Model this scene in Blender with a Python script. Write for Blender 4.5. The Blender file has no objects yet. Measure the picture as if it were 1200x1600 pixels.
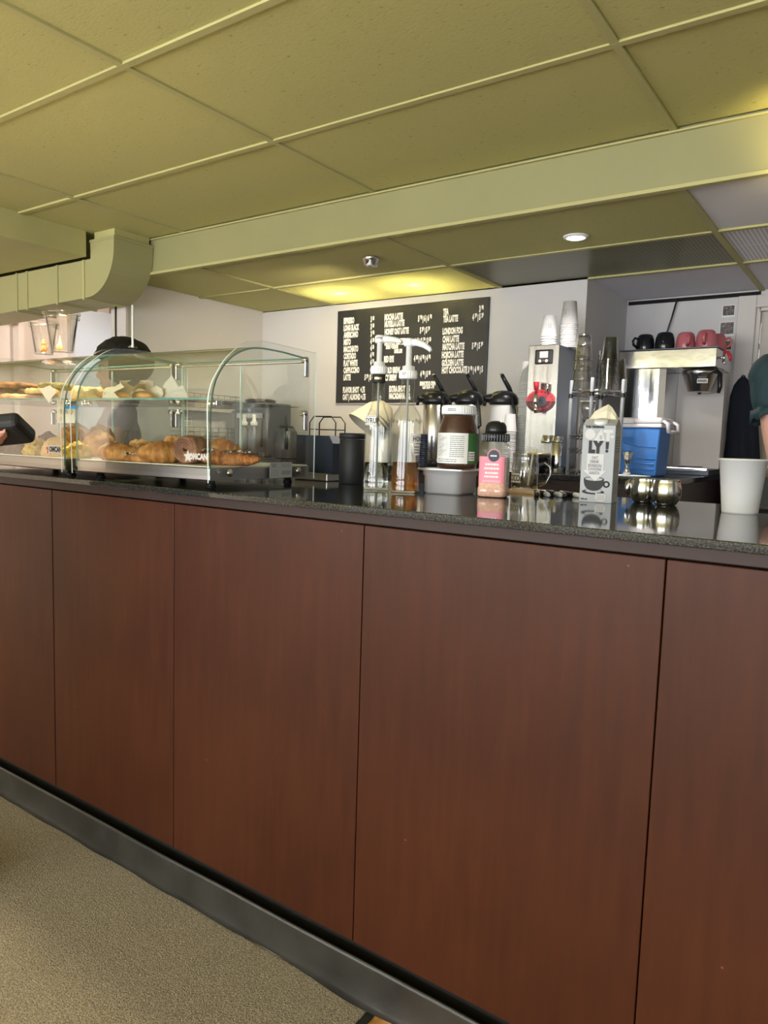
import bpy, bmesh, math, random
from math import sin, cos, pi, radians
from mathutils import Vector, Matrix, noise

scene = bpy.context.scene
COL = scene.collection

# ------------------------------------------------------------------ camera
def basis(yaw, pitch, roll):
    cy, sy = cos(yaw), sin(yaw)
    f = Vector((-sy*cos(pitch), cy*cos(pitch), sin(pitch)))
    r0 = Vector((cy, sy, 0)); u0 = r0.cross(f)
    return r0*cos(roll)+u0*sin(roll), -r0*sin(roll)+u0*cos(roll), f
_r, _u, _f = basis(0.6074, -0.0976, 0.0305)
cam_data = bpy.data.cameras.new('camera'); cam = bpy.data.objects.new('camera', cam_data); COL.objects.link(cam)
_m = Matrix((( _r.x, _u.x, -_f.x, 0.0), (_r.y, _u.y, -_f.y, -1.1887), (_r.z, _u.z, -_f.z, 1.2018), (0, 0, 0, 1)))
cam.matrix_world = _m
cam_data.sensor_fit = 'HORIZONTAL'; cam_data.sensor_width = 36.0
cam_data.lens = 36.0*1137.58/1200.0
cam_data.clip_start = 0.02; cam_data.clip_end = 60
scene.camera = cam

# ------------------------------------------------------------------ exposure, sky, lights
scene.view_settings.view_transform = 'Standard'
scene.view_settings.look = 'None'
scene.view_settings.gamma = 1.0
scene.view_settings.use_curve_mapping = False
scene.view_settings.exposure = 0.80
scene.cycles.transparent_max_bounces = 64
scene.cycles.max_bounces = 16
world = bpy.data.worlds.new('daylight'); scene.world = world; world.use_nodes = True
_bg = world.node_tree.nodes['Background']
_bg.inputs[0].default_value = (0.72, 0.84, 1.0, 1); _bg.inputs[1].default_value = 2.2

def lamp(name, kind, loc, energy, color=(1, 1, 1), target=None, **kw):
    d = bpy.data.lights.new(name, kind); d.energy = energy; d.color = color
    for k, v in kw.items(): setattr(d, k, v)
    o = bpy.data.objects.new(name, d); COL.objects.link(o); o.location = loc
    if target is not None:
        o.rotation_euler = (Vector(target)-Vector(loc)).to_track_quat('-Z', 'Y').to_euler()
    return o
# daylight entering through the three shop windows behind the photographer
for _x, _e, _c in ((-3.6, 78, (1.0, 0.95, 0.88)), (-1.5, 72, (1.0, 0.97, 0.94)), (0.6, 66, (0.95, 0.97, 1.0))):
    lamp('window_daylight', 'AREA', (_x, -4.45, 1.35), _e*0.8, _c, (_x, 0, 5.2), shape='RECTANGLE', size=1.7, size_y=1.5)
# low sun coming in at the shop front
lamp('sun', 'SUN', (2.0, -8.0, 4.9), 11.0, (1.0, 0.86, 0.66), (0.2, -0.75, 0.0), angle=0.03)
# a lamp off to the right by the fascia; the other spots are added
lamp('passage_fill', 'SPOT', (-4.1, 1.75, 2.23), 30, (1.0, 0.88, 0.76), (-4.9, 1.9, 1.2), spot_size=radians(150), spot_blend=1.0, shadow_soft_size=0.05)  # fill added to brighten the passage wall, no lamp known there
lamp('case_fill', 'SPOT', (-2.45, 0.30, 2.21), 95, (1.0, 0.82, 0.56), (-2.20, 0.20, 1.15), spot_size=radians(50), spot_blend=0.8, shadow_soft_size=0.06)  # warm fill added above the pastries, the ceiling has no fitting here
lamp('fascia_downlight', 'SPOT', (-0.22, 1.22, 1.98), 7, (1.0, 0.78, 0.32), (-0.2, 1.42, 2.18), spot_size=radians(120), spot_blend=1.0, shadow_soft_size=0.05)
lamp('aisle_fill', 'SPOT', (-2.3, 1.60, 1.94), 26, (1.0, 0.83, 0.56), (-3.0, 2.3, 1.3), spot_size=radians(130), spot_blend=1.0, shadow_soft_size=0.06)  # warm fill added to brighten the left back wall, without a fitting

# ------------------------------------------------------------------ materials
MATS = {}
def new_mat(name):
    m = bpy.data.materials.new(name); m.use_nodes = True; MATS[name] = m
    nt = m.node_tree; return m, nt, nt.nodes, nt.links, nt.nodes['Principled BSDF']
def pbr(name, col, rough=0.5, metal=0.0, coat=0.0, spec=0.5, trans=0.0, ior=1.45, emit=None, estr=0.0,
        noise_scale=None, noise_amt=0.0, bump=0.0, bump_scale=None, stretch=(1, 1, 1), aniso=0.0):
    m, nt, N, L, b = new_mat(name)
    b.inputs['Base Color'].default_value = (*col, 1); b.inputs['Roughness'].default_value = rough
    b.inputs['Metallic'].default_value = metal; b.inputs['Coat Weight'].default_value = coat
    b.inputs['Specular IOR Level'].default_value = spec; b.inputs['Transmission Weight'].default_value = trans
    b.inputs['IOR'].default_value = ior
    if emit: b.inputs['Emission Color'].default_value = (*emit, 1); b.inputs['Emission Strength'].default_value = estr
    if noise_scale or bump_scale:
        tc = N.new('ShaderNodeTexCoord'); mp = N.new('ShaderNodeMapping'); mp.inputs['Scale'].default_value = stretch
        L.new(tc.outputs['Object'], mp.inputs[0])
    if noise_scale:
        n = N.new('ShaderNodeTexNoise'); n.inputs['Scale'].default_value = noise_scale; n.inputs['Detail'].default_value = 6
        L.new(mp.outputs[0], n.inputs['Vector'])
        cr = N.new('ShaderNodeValToRGB')
        cr.color_ramp.elements[0].position = 0.3; cr.color_ramp.elements[1].position = 0.7
        cr.color_ramp.elements[0].color = (*[max(0, c*(1-noise_amt)) for c in col], 1)
        cr.color_ramp.elements[1].color = (*[min(1, c*(1+noise_amt)) for c in col], 1)
        L.new(n.outputs['Fac'], cr.inputs[0]); L.new(cr.outputs[0], b.inputs['Base Color'])
    if bump_scale:
        n2 = N.new('ShaderNodeTexNoise'); n2.inputs['Scale'].default_value = bump_scale; n2.inputs['Detail'].default_value = 5
        L.new(mp.outputs[0], n2.inputs['Vector'])
        bp = N.new('ShaderNodeBump'); bp.inputs['Strength'].default_value = bump; bp.inputs['Distance'].default_value = 0.01
        L.new(n2.outputs['Fac'], bp.inputs['Height']); L.new(bp.outputs[0], b.inputs['Normal'])
    return m
def sheet_glass(name, tint=(0.95, 0.98, 0.97), ior=1.45, rough=0.0, boost=1.0):
    m, nt, N, L, b = new_mat(name)
    N.remove(b); out = N['Material Output']
    t = N.new('ShaderNodeBsdfTransparent'); t.inputs[0].default_value = (*tint, 1)
    g = N.new('ShaderNodeBsdfGlossy'); g.inputs['Roughness'].default_value = rough
    f = N.new('ShaderNodeFresnel'); f.inputs[0].default_value = ior
    mu = N.new('ShaderNodeMath'); mu.operation = 'MULTIPLY'; mu.use_clamp = True; mu.inputs[1].default_value = boost
    x = N.new('ShaderNodeMixShader')
    ge = N.new('ShaderNodeNewGeometry'); inv_ = N.new('ShaderNodeMath'); inv_.operation = 'SUBTRACT'; inv_.inputs[0].default_value = 1.0; m3 = N.new('ShaderNodeMath'); m3.operation = 'MULTIPLY'
    L.new(ge.outputs['Backfacing'], inv_.inputs[1]); L.new(inv_.outputs[0], m3.inputs[0]); L.new(mu.outputs[0], m3.inputs[1])
    L.new(f.outputs[0], mu.inputs[0]); L.new(m3.outputs[0], x.inputs[0]); L.new(t.outputs[0], x.inputs[1]); L.new(g.outputs[0], x.inputs[2]); L.new(x.outputs[0], out.inputs[0])
    return m

def wood_mat(name, c1, c2, rough, scale=1.0, coat=0.0):
    m, nt, N, L, b = new_mat(name)
    tc = N.new('ShaderNodeTexCoord'); mp = N.new('ShaderNodeMapping'); mp.inputs['Scale'].default_value = (9*scale, 9*scale, 0.8*scale)
    L.new(tc.outputs['Object'], mp.inputs[0])
    n = N.new('ShaderNodeTexNoise'); n.inputs['Scale'].default_value = 5; n.inputs['Detail'].default_value = 8; n.inputs['Roughness'].default_value = 0.65
    L.new(mp.outputs[0], n.inputs['Vector'])
    n2 = N.new('ShaderNodeTexNoise'); n2.inputs['Scale'].default_value = 2.2; n2.inputs['Detail'].default_value = 3
    L.new(tc.outputs['Object'], n2.inputs['Vector'])
    mx = N.new('ShaderNodeMath'); mx.operation = 'MULTIPLY_ADD'; mx.inputs[1].default_value = 0.55
    L.new(n2.outputs['Fac'], mx.inputs[0]); 
    m2 = N.new('ShaderNodeMath'); m2.operation = 'MULTIPLY'; m2.inputs[1].default_value = 0.45
    L.new(n.outputs['Fac'], m2.inputs[0]); L.new(m2.outputs[0], mx.inputs[2])
    cr = N.new('ShaderNodeValToRGB'); cr.color_ramp.elements[0].position = 0.36; cr.color_ramp.elements[1].position = 0.62
    cr.color_ramp.elements[0].color = (*c1, 1); cr.color_ramp.elements[1].color = (*c2, 1)
    L.new(mx.outputs[0], cr.inputs[0])
    # small chipped spots in the veneer
    v = N.new('ShaderNodeTexVoronoi'); v.inputs['Scale'].default_value = 9.0
    L.new(tc.outputs['Object'], v.inputs['Vector'])
    lt = N.new('ShaderNodeMath'); lt.operation = 'LESS_THAN'; lt.inputs[1].default_value = 0.03
    L.new(v.outputs['Distance'], lt.inputs[0])
    mc = N.new('ShaderNodeMix'); mc.data_type = 'RGBA'
    L.new(lt.outputs[0], mc.inputs[0]); L.new(cr.outputs[0], mc.inputs[6]); mc.inputs[7].default_value = (c2[0]*2.6, c2[1]*3.2, c2[2]*3.6, 1)
    L.new(mc.outputs[2], b.inputs['Base Color'])
    b.inputs['Roughness'].default_value = rough; b.inputs['Specular IOR Level'].default_value = 0.2; b.inputs['Coat Weight'].default_value = coat; b.inputs['Coat Roughness'].default_value = 0.16
    return m

def tile_mat(name, col, fleck=0.62, amount=0.335):
    m, nt, N, L, b = new_mat(name)
    tc = N.new('ShaderNodeTexCoord'); mp = N.new('ShaderNodeMapping'); mp.inputs['Scale'].default_value = (60, 130, 60); mp.inputs['Rotation'].default_value = (0, 0, 0.5)
    L.new(tc.outputs['Object'], mp.inputs[0])
    n = N.new('ShaderNodeTexNoise'); n.inputs['Scale'].default_value = 1.0; n.inputs['Detail'].default_value = 2; n.inputs['Distortion'].default_value = 0.8
    L.new(mp.outputs[0], n.inputs['Vector'])
    cr = N.new('ShaderNodeValToRGB'); cr.color_ramp.elements[0].position = amount-0.05; cr.color_ramp.elements[1].position = amount+0.01
    cr.color_ramp.elements[0].color = (col[0]*fleck, col[1]*fleck, col[2]*fleck, 1); cr.color_ramp.elements[1].color = (*col, 1)
    L.new(n.outputs['Fac'], cr.inputs[0]); L.new(cr.outputs[0], b.inputs['Base Color'])
    bp = N.new('ShaderNodeBump'); bp.inputs['Strength'].default_value = 0.15; bp.inputs['Distance'].default_value = 0.003
    L.new(n.outputs['Fac'], bp.inputs['Height']); L.new(bp.outputs[0], b.inputs['Normal'])
    b.inputs['Roughness'].default_value = 0.8
    return m

def granite_mat():
    m, nt, N, L, b = new_mat('granite')
    tc = N.new('ShaderNodeTexCoord')
    v = N.new('ShaderNodeTexNoise'); v.inputs['Scale'].default_value = 320; v.inputs['Detail'].default_value = 3
    L.new(tc.outputs['Object'], v.inputs['Vector'])
    cr = N.new('ShaderNodeValToRGB'); cr.color_ramp.elements[0].position = 0.45; cr.color_ramp.elements[1].position = 0.72
    cr.color_ramp.elements[0].color = (0.012, 0.013, 0.014, 1); cr.color_ramp.elements[1].color = (0.075, 0.075, 0.07, 1)
    L.new(v.outputs['Fac'], cr.inputs[0]); L.new(cr.outputs[0], b.inputs['Base Color'])
    b.inputs['Roughness'].default_value = 0.06; b.inputs['Specular IOR Level'].default_value = 0.7
    return m

def ribbed_lens(name, tint, trans, stripes=True):
    m, nt, N, L, b = new_mat(name)
    out = N['Material Output']
    tc = N.new('ShaderNodeTexCoord'); ck = N.new('ShaderNodeTexBrick')
    ck.offset = 0.0; ck.inputs['Scale'].default_value = 1.0; ck.inputs['Brick Width'].default_value = 0.016; ck.inputs['Row Height'].default_value = 0.016 if not stripes else 0.6
    ck.inputs['Mortar Size'].default_value = 0.0028; ck.inputs['Mortar Smooth'].default_value = 0.4
    ck.inputs['Color1'].default_value = (*tint, 1); ck.inputs['Color2'].default_value = (*tint, 1)
    ck.inputs['Mortar'].default_value = (min(1, tint[0]*1.7+.03), min(1, tint[1]*1.7+.03), min(1, tint[2]*1.7+.03), 1)
    L.new(tc.outputs['Object'], ck.inputs['Vector']); L.new(ck.outputs['Color'], b.inputs['Base Color'])
    b.inputs['Roughness'].default_value = 0.35
    tl = N.new('ShaderNodeBsdfTranslucent'); L.new(ck.outputs['Color'], tl.inputs[0])
    x = N.new('ShaderNodeMixShader'); x.inputs[0].default_value = trans
    L.new(b.outputs[0], x.inputs[1]); L.new(tl.outputs[0], x.inputs[2]); L.new(x.outputs[0], out.inputs[0])
    return m

OLIVE = (0.49, 0.465, 0.185)
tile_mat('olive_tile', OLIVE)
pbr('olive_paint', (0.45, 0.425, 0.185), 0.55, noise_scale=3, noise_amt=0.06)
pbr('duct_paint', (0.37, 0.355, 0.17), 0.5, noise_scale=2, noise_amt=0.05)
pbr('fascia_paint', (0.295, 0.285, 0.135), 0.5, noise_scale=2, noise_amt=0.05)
tile_mat('white_tile', (0.80, 0.80, 0.86), 0.8, 0.3)
pbr('wall_paint', (0.62, 0.605, 0.60), 0.6, noise_scale=2.5, noise_amt=0.03)
pbr('wall_pink', (0.78, 0.66, 0.58), 0.6, noise_scale=2.5, noise_amt=0.03)
pbr('pale_blue_door', (0.66, 0.72, 0.82), 0.5)
pbr('door_paint', (0.56, 0.52, 0.47), 0.5)
pbr('trim_paint', (0.62, 0.58, 0.55), 0.45)
wood_mat('cherry_veneer', (0.036, 0.0095, 0.0040), (0.060, 0.0170, 0.0068), 0.42, 1.0, 0.0)
pbr('rail_brown', (0.035, 0.020, 0.017), 0.5, spec=0.3)
pbr('dark_wood', (0.035, 0.018, 0.016), 0.35)
granite_mat()
pbr('black_rubber', (0.030, 0.029, 0.026), 0.34, noise_scale=9, noise_amt=0.35, bump=0.25, bump_scale=16)
pbr('adhesive', (0.40, 0.36, 0.30), 0.7)
pbr('void_black', (0.004, 0.004, 0.004), 0.8)
pbr('carpet', (0.36, 0.305, 0.215), 0.95, noise_scale=230, noise_amt=0.5, bump=0.9, bump_scale=330)
pbr('mat_border', (0.02, 0.02, 0.018), 0.6)
pbr('slate_floor', (0.30, 0.25, 0.19), 0.5, noise_scale=6, noise_amt=0.2)
pbr('orange_floor', (0.66, 0.32, 0.09), 0.4, noise_scale=40, noise_amt=0.35)
pbr('steel', (0.62, 0.61, 0.60), 0.24, 1.0)
pbr('steel_brushed', (0.66, 0.64, 0.61), 0.30, 1.0)
pbr('pan_steel', (0.80, 0.80, 0.82), 0.38, 0.6)
pbr('case_steel', (0.36, 0.335, 0.32), 0.3, 1.0)
pbr('boiler_steel', (0.30, 0.29, 0.275), 0.26, 1.0, bump=0.3, bump_scale=1.0, stretch=(18, 18, 1.5))
pbr('chrome', (0.70, 0.70, 0.70), 0.14, 1.0)
pbr('mirror_steel', (0.66, 0.66, 0.67), 0.12, 1.0, bump=0.25, bump_scale=4)
pbr('dark_steel', (0.10, 0.11, 0.13), 0.4, 0.6)
pbr('gunmetal', (0.34, 0.33, 0.30), 0.32, 1.0)
pbr('black_plastic', (0.012, 0.012, 0.014), 0.28)
pbr('black_matte', (0.014, 0.015, 0.017), 0.55)
pbr('navy', (0.012, 0.020, 0.042), 0.45)
pbr('white_plastic', (0.80, 0.82, 0.83), 0.35)
pbr('paper_white', (0.62, 0.615, 0.61), 0.6)
pbr('paper_label', (0.82, 0.82, 0.80), 0.6)
pbr('cream_paper', (0.78, 0.72, 0.55), 0.7, bump=0.3, bump_scale=30)
pbr('filter_paper', (0.66, 0.62, 0.52), 0.8, bump=0.3, bump_scale=20)
pbr('ink', (0.02, 0.02, 0.022), 0.6)
pbr('ink_grey', (0.25, 0.25, 0.26), 0.6)
pbr('chalk_white', (0.88, 0.88, 0.86), 0.6)
pbr('menu_black', (0.030, 0.031, 0.034), 0.34)
pbr('carton_grey', (0.37, 0.385, 0.40), 0.42)
pbr('carton_side', (0.40, 0.41, 0.41), 0.45)
pbr('cooler_blue', (0.035, 0.20, 0.62), 0.35)
pbr('cooler_white', (0.80, 0.76, 0.78), 0.4)
pbr('mug_black', (0.010, 0.012, 0.016), 0.12)
pbr('mug_pink', (0.55, 0.15, 0.17), 0.22)
pbr('red', (0.55, 0.03, 0.05), 0.3)
pbr('badge_maroon', (0.09, 0.022, 0.03), 0.35)
pbr('tan_button', (0.85, 0.50, 0.40), 0.5)
pbr('lcd', (0.42, 0.46, 0.42), 0.3)
pbr('pink_label', (0.85, 0.27, 0.36), 0.5)
pbr('blue_tape', (0.02, 0.35, 0.85), 0.5)
pbr('green_label', (0.05, 0.16, 0.05), 0.45)
pbr('pink_powder', (0.80, 0.47, 0.36), 0.9, noise_scale=120, noise_amt=0.15)
pbr('chocolate', (0.050, 0.016, 0.012), 0.3)
pbr('gold', (0.75, 0.55, 0.22), 0.3, 1.0)
pbr('light_wood', (0.62, 0.42, 0.20), 0.5, noise_scale=6, noise_amt=0.2, stretch=(1, 8, 8))
pbr('fabric_black', (0.010, 0.012, 0.022), 0.9, bump=0.4, bump_scale=60)
pbr('teal_shirt', (0.012, 0.036, 0.044), 0.75, bump=0.2, bump_scale=80)
pbr('mint_hem', (0.20, 0.33, 0.30), 0.8)
pbr('mauve_shirt', (0.24, 0.19, 0.24), 0.85)
pbr('grey_shirt', (0.12, 0.12, 0.13), 0.85)
pbr('jeans', (0.03, 0.045, 0.09), 0.85)
pbr('skin_light', (0.72, 0.40, 0.31), 0.5, noise_scale=8, noise_amt=0.05)
pbr('skin_tan', (0.52, 0.29, 0.20), 0.5, noise_scale=8, noise_amt=0.05)
pbr('hair_black', (0.008, 0.008, 0.008), 0.6, bump=0.6, bump_scale=50)
pbr('hair_brown', (0.04, 0.022, 0.012), 0.6, bump=0.6, bump_scale=50)
pbr('eye_white', (0.8, 0.8, 0.78), 0.2)
pbr('lip', (0.50, 0.20, 0.17), 0.5)
pbr('shoe', (0.03, 0.03, 0.03), 0.5)
pbr('photo_dark', (0.075, 0.06, 0.06), 0.25, noise_scale=70, noise_amt=1.6)
pbr('sugar_glint', (0.8, 0.78, 0.72), 0.4)
pbr('lamp_on', (1, 1, 1), 0.5, emit=(1.0, 0.93, 0.88), estr=40)
pbr('toy_orange', (0.62, 0.25, 0.06), 0.5)
pbr('toy_yellow', (0.60, 0.42, 0.14), 0.5)
def bread(name, c1, c2, scale, bump=0.6, rough=0.6):
    m = pbr(name, c1, rough, bump=bump, bump_scale=scale*2.2)
    nt = m.node_tree; N, L = nt.nodes, nt.links; b = N['Principled BSDF']
    tc = N.new('ShaderNodeTexCoord'); n = N.new('ShaderNodeTexNoise'); n.inputs['Scale'].default_value = scale; n.inputs['Detail'].default_value = 5
    L.new(tc.outputs['Object'], n.inputs['Vector'])
    cr = N.new('ShaderNodeValToRGB'); cr.color_ramp.elements[0].position = 0.38; cr.color_ramp.elements[1].position = 0.62
    cr.color_ramp.elements[0].color = (*c1, 1); cr.color_ramp.elements[1].color = (*c2, 1)
    L.new(n.outputs['Fac'], cr.inputs[0]); L.new(cr.outputs[0], b.inputs['Base Color'])
    return m
bread('croissant_crust', (0.40, 0.155, 0.04), (0.72, 0.37, 0.12), 28)
bread('crumb_scone', (0.45, 0.20, 0.05), (0.80, 0.50, 0.20), 60, 1.0)
bread('yellow_scone', (0.50, 0.25, 0.02), (0.88, 0.62, 0.12), 55, 1.0)
bread('pale_muffin', (0.72, 0.42, 0.15), (0.84, 0.56, 0.26), 25, 0.5)
bread('choc_swirl', (0.22, 0.10, 0.06), (0.50, 0.25, 0.14), 22)
bread('dark_muffin', (0.04, 0.02, 0.018), (0.13, 0.06, 0.045), 40, 0.9)
bread('danish_crust', (0.24, 0.075, 0.02), (0.56, 0.23, 0.06), 40, 0.9)
bread('brown_cookie', (0.16, 0.06, 0.025), (0.45, 0.20, 0.08), 35, 0.9)
bread('choc_cookie', (0.05, 0.022, 0.015), (0.14, 0.06, 0.035), 35, 0.9)
bread('orange_cookie', (0.55, 0.26, 0.08), (0.80, 0.48, 0.20), 35, 0.9)
bread('olive_cookie', (0.20, 0.15, 0.04), (0.40, 0.33, 0.12), 45, 0.9)
bread('yellow_cookie', (0.66, 0.40, 0.12), (0.88, 0.66, 0.32), 35, 0.6)
pbr('icing', (0.88, 0.84, 0.80), 0.4)
pbr('seed', (0.10, 0.07, 0.03), 0.6)
sheet_glass('case_glass', (0.968, 0.984, 0.975), 1.6, 0.0, 1.4)
pbr('glass_edge', (0.16, 0.34, 0.30), 0.1, spec=0.8)
pbr('glass_edge_light', (0.62, 0.74, 0.72), 0.1, spec=0.8)
sheet_glass('clear_plastic', (0.985, 0.986, 0.988), 1.5, 0.02, 3.0)
sheet_glass('tumbler_glass', (0.985, 0.987, 0.99), 1.6, 0.02, 3.0)
sheet_glass('bottle_glass', (0.965, 0.975, 0.968), 1.5, 0.0, 1.3)
sheet_glass('jar_glass', (0.975, 0.98, 0.975), 1.5, 0.0, 1.3)
pbr('water', (0.90, 0.93, 0.90), 0.0, trans=1.0, ior=1.2)
pbr('amber_syrup', (0.52, 0.22, 0.035), 0.02, trans=0.9, ior=1.2)
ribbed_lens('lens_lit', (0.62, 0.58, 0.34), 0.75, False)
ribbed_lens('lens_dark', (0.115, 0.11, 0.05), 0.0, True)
ribbed_lens('lens_white', (0.58, 0.58, 0.66), 0.0, True)
M = MATS

# ------------------------------------------------------------------ mesh helpers
class MB:
    """collects shapes, then builds ONE mesh object"""
    def __init__(s): s.bm = bmesh.new(); s.mats = []
    def mi(s, m):
        if m is None: return 0
        if m not in s.mats: s.mats.append(m)
        return s.mats.index(m)
    def _fin(s, faces, m, smooth=False):
        i = s.mi(m)
        for f in faces: f.material_index = i; f.smooth = smooth
    def box(s, x0, x1, y0, y1, z0, z1, m=None, bev=0.0, seg=2, mat=None, smooth=False):
        r = bmesh.ops.create_cube(s.bm, size=1.0)
        vs = r['verts']
        for v in vs:
            v.co = Vector((x0+(v.co.x+.5)*(x1-x0), y0+(v.co.y+.5)*(y1-y0), z0+(v.co.z+.5)*(z1-z0)))
        faces = set(f for v in vs for f in v.link_faces)
        if bev > 0:
            es = list(set(e for v in vs for e in v.link_edges))
            rr = bmesh.ops.bevel(s.bm, geom=es, offset=bev, segments=seg, profile=0.5, affect='EDGES')
            faces = set(rr['faces']) | set(f for f in faces if f.is_valid)
            vs = list(set(v for f in faces for v in f.verts))
        if mat is not None:
            for v in vs: v.co = mat @ v.co
        s._fin(faces, m, smooth); return s
    def lathe(s, prof, m=None, seg=28, c=(0, 0, 0), cap0=True, cap1=True, smooth=True, mat=None, sx=1.0, sy=1.0, wob=None):
        rings = []
        for k, (r, z) in enumerate(prof):
            if r < 1e-6:
                rings.append([s.bm.verts.new((0, 0, z))])
            else:
                rings.append([s.bm.verts.new((r*sx*cos(2*pi*i/seg)*(wob(i/seg, z) if wob else 1), r*sy*sin(2*pi*i/seg)*(wob(i/seg, z) if wob else 1), z)) for i in range(seg)])
        fs = []
        for a, b in zip(rings, rings[1:]):
            for i in range(seg):
                j = (i+1) % seg
                if len(a) == 1 and len(b) == 1: continue
                if len(a) == 1: fs.append(s.bm.faces.new((a[0], b[j], b[i])))
                elif len(b) == 1: fs.append(s.bm.faces.new((a[i], a[j], b[0])))
                else: fs.append(s.bm.faces.new((a[i], a[j], b[j], b[i])))
        if cap0 and len(rings[0]) > 1: fs.append(s.bm.faces.new(list(reversed(rings[0]))))
        if cap1 and len(rings[-1]) > 1: fs.append(s.bm.faces.new(rings[-1]))
        T = Matrix.Translation(Vector(c)) @ (mat if mat is not None else Matrix.Identity(4))
        for rg in rings:
            for v in rg: v.co = T @ v.co
        s._fin(fs, m, smooth); return s
    def tube(s, pts, r, m=None, seg=8, closed=False, smooth=True, sx=1.0):
        pts = [Vector(p) for p in pts]; n = len(pts)
        rad = r if isinstance(r, (list, tuple)) else [r]*n
        def tan(i):
            if closed: return (pts[(i+1) % n]-pts[i-1]).normalized()
            return (pts[min(i+1, n-1)]-pts[max(i-1, 0)]).normalized()
        t = tan(0); up = Vector((0, 0, 1)) if abs(t.z) < 0.9 else Vector((1, 0, 0))
        a = t.cross(up).normalized(); rings = []
        for i in range(n):
            t = tan(i); a = (a-t*a.dot(t)).normalized(); b = t.cross(a)
            rings.append([s.bm.verts.new(pts[i]+(a*cos(2*pi*k/seg)*sx+b*sin(2*pi*k/seg))*rad[i]) for k in range(seg)])
        fs = []
        for i in range(n if closed else n-1):
            p, q = rings[i], rings[(i+1) % n]
            for k in range(seg):
                l = (k+1) % seg; fs.append(s.bm.faces.new((p[k], p[l], q[l], q[k])))
        if not closed: fs.append(s.bm.faces.new(list(reversed(rings[0])))); fs.append(s.bm.faces.new(rings[-1]))
        s._fin(fs, m, smooth); return s
    def prism(s, outline, d, m=None, mat=None, smooth=False, edge=None):
        """outline in local XY, extruded 0..d along local Z, then transformed"""
        T = mat if mat is not None else Matrix.Identity(4)
        a = [s.bm.verts.new(T @ Vector((x, y, 0))) for x, y in outline]
        b = [s.bm.verts.new(T @ Vector((x, y, d))) for x, y in outline]
        fs = [s.bm.faces.new(list(reversed(a))), s.bm.faces.new(b)]
        n = len(a); es = [s.bm.faces.new((a[i], a[(i+1) % n], b[(i+1) % n], b[i])) for i in range(n)]
        s._fin(fs, m, smooth); s._fin(es, edge or m, smooth); return s
    def sheet(s, prof, x0, x1, th, m=None, edge=None, smooth=True):
        """open profile [(y,z)] swept along X, given thickness th towards its normal"""
        n = len(prof); P = [Vector((0, y, z)) for y, z in prof]; off = []
        for i in range(n):
            t = (P[min(i+1, n-1)]-P[max(i-1, 0)]).normalized(); off.append(P[i]+Vector((0, -t.z, t.y))*(-th))
        def row(x, pts): return [s.bm.verts.new((x, p.y, p.z)) for p in pts]
        a0, a1, b0, b1 = row(x0, P), row(x1, P), row(x0, off), row(x1, off)
        big, ed = [], []
        for i in range(n-1):
            big.append(s.bm.faces.new((a0[i], a1[i], a1[i+1], a0[i+1]))); big.append(s.bm.faces.new((b0[i+1], b1[i+1], b1[i], b0[i])))
        a0, a1, b0, b1 = row(x0, P), row(x1, P), row(x0, off), row(x1, off)      # own vertices, so that the rim keeps sharp normals
        for i in range(n-1): ed.append(s.bm.faces.new((a0[i+1], b0[i+1], b0[i], a0[i]))); ed.append(s.bm.faces.new((a1[i], b1[i], b1[i+1], a1[i+1])))
        ed.append(s.bm.faces.new((a0[0], b0[0], b1[0], a1[0]))); ed.append(s.bm.faces.new((a1[-1], b1[-1], b0[-1], a0[-1])))
        s._fin(big, m, smooth); s._fin(ed, edge or m, False); return s
    def ball(s, c, r, m=None, sub=2, scale=(1, 1, 1), nz=0.0, nf=10.0, seed=0, smooth=True, mat=None):
        q = bmesh.ops.create_icosphere(s.bm, subdivisions=sub, radius=1.0); vs = q['verts']
        for v in vs:
            d = v.co.normalized(); k = 1.0
            if nz: k += nz*noise.noise(d*nf+Vector((seed*3.7, seed*1.3, seed)))
            p = Vector((d.x*scale[0], d.y*scale[1], d.z*scale[2]))*r*k
            if mat is not None: p = mat @ p
            v.co = p+Vector(c)
        s._fin(set(f for v in vs for f in v.link_faces), m, smooth); return s
    def add_mesh(s, me, T, m=None):
        vs = [s.bm.verts.new(T @ v.co) for v in me.vertices]; fs = []
        for p in me.polygons:
            try: fs.append(s.bm.faces.new([vs[i] for i in p.vertices]))
            except ValueError: pass
        s._fin(fs, m); return s
    def quad(s, pts, m=None):
        f = s.bm.faces.new([s.bm.verts.new(p) for p in pts]); s._fin([f], m); return s
    def build(s, name, parent=None, loc=None, normals=True):
        if normals: bmesh.ops.recalc_face_normals(s.bm, faces=s.bm.faces)
        me = bpy.data.meshes.new(name); s.bm.to_mesh(me); s.bm.free()
        for m in s.mats: me.materials.append(M[m])
        o = bpy.data.objects.new(name, me); COL.objects.link(o)
        if parent is not None: o.parent = parent
        if loc is not None: o.location = loc
        return o

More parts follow.
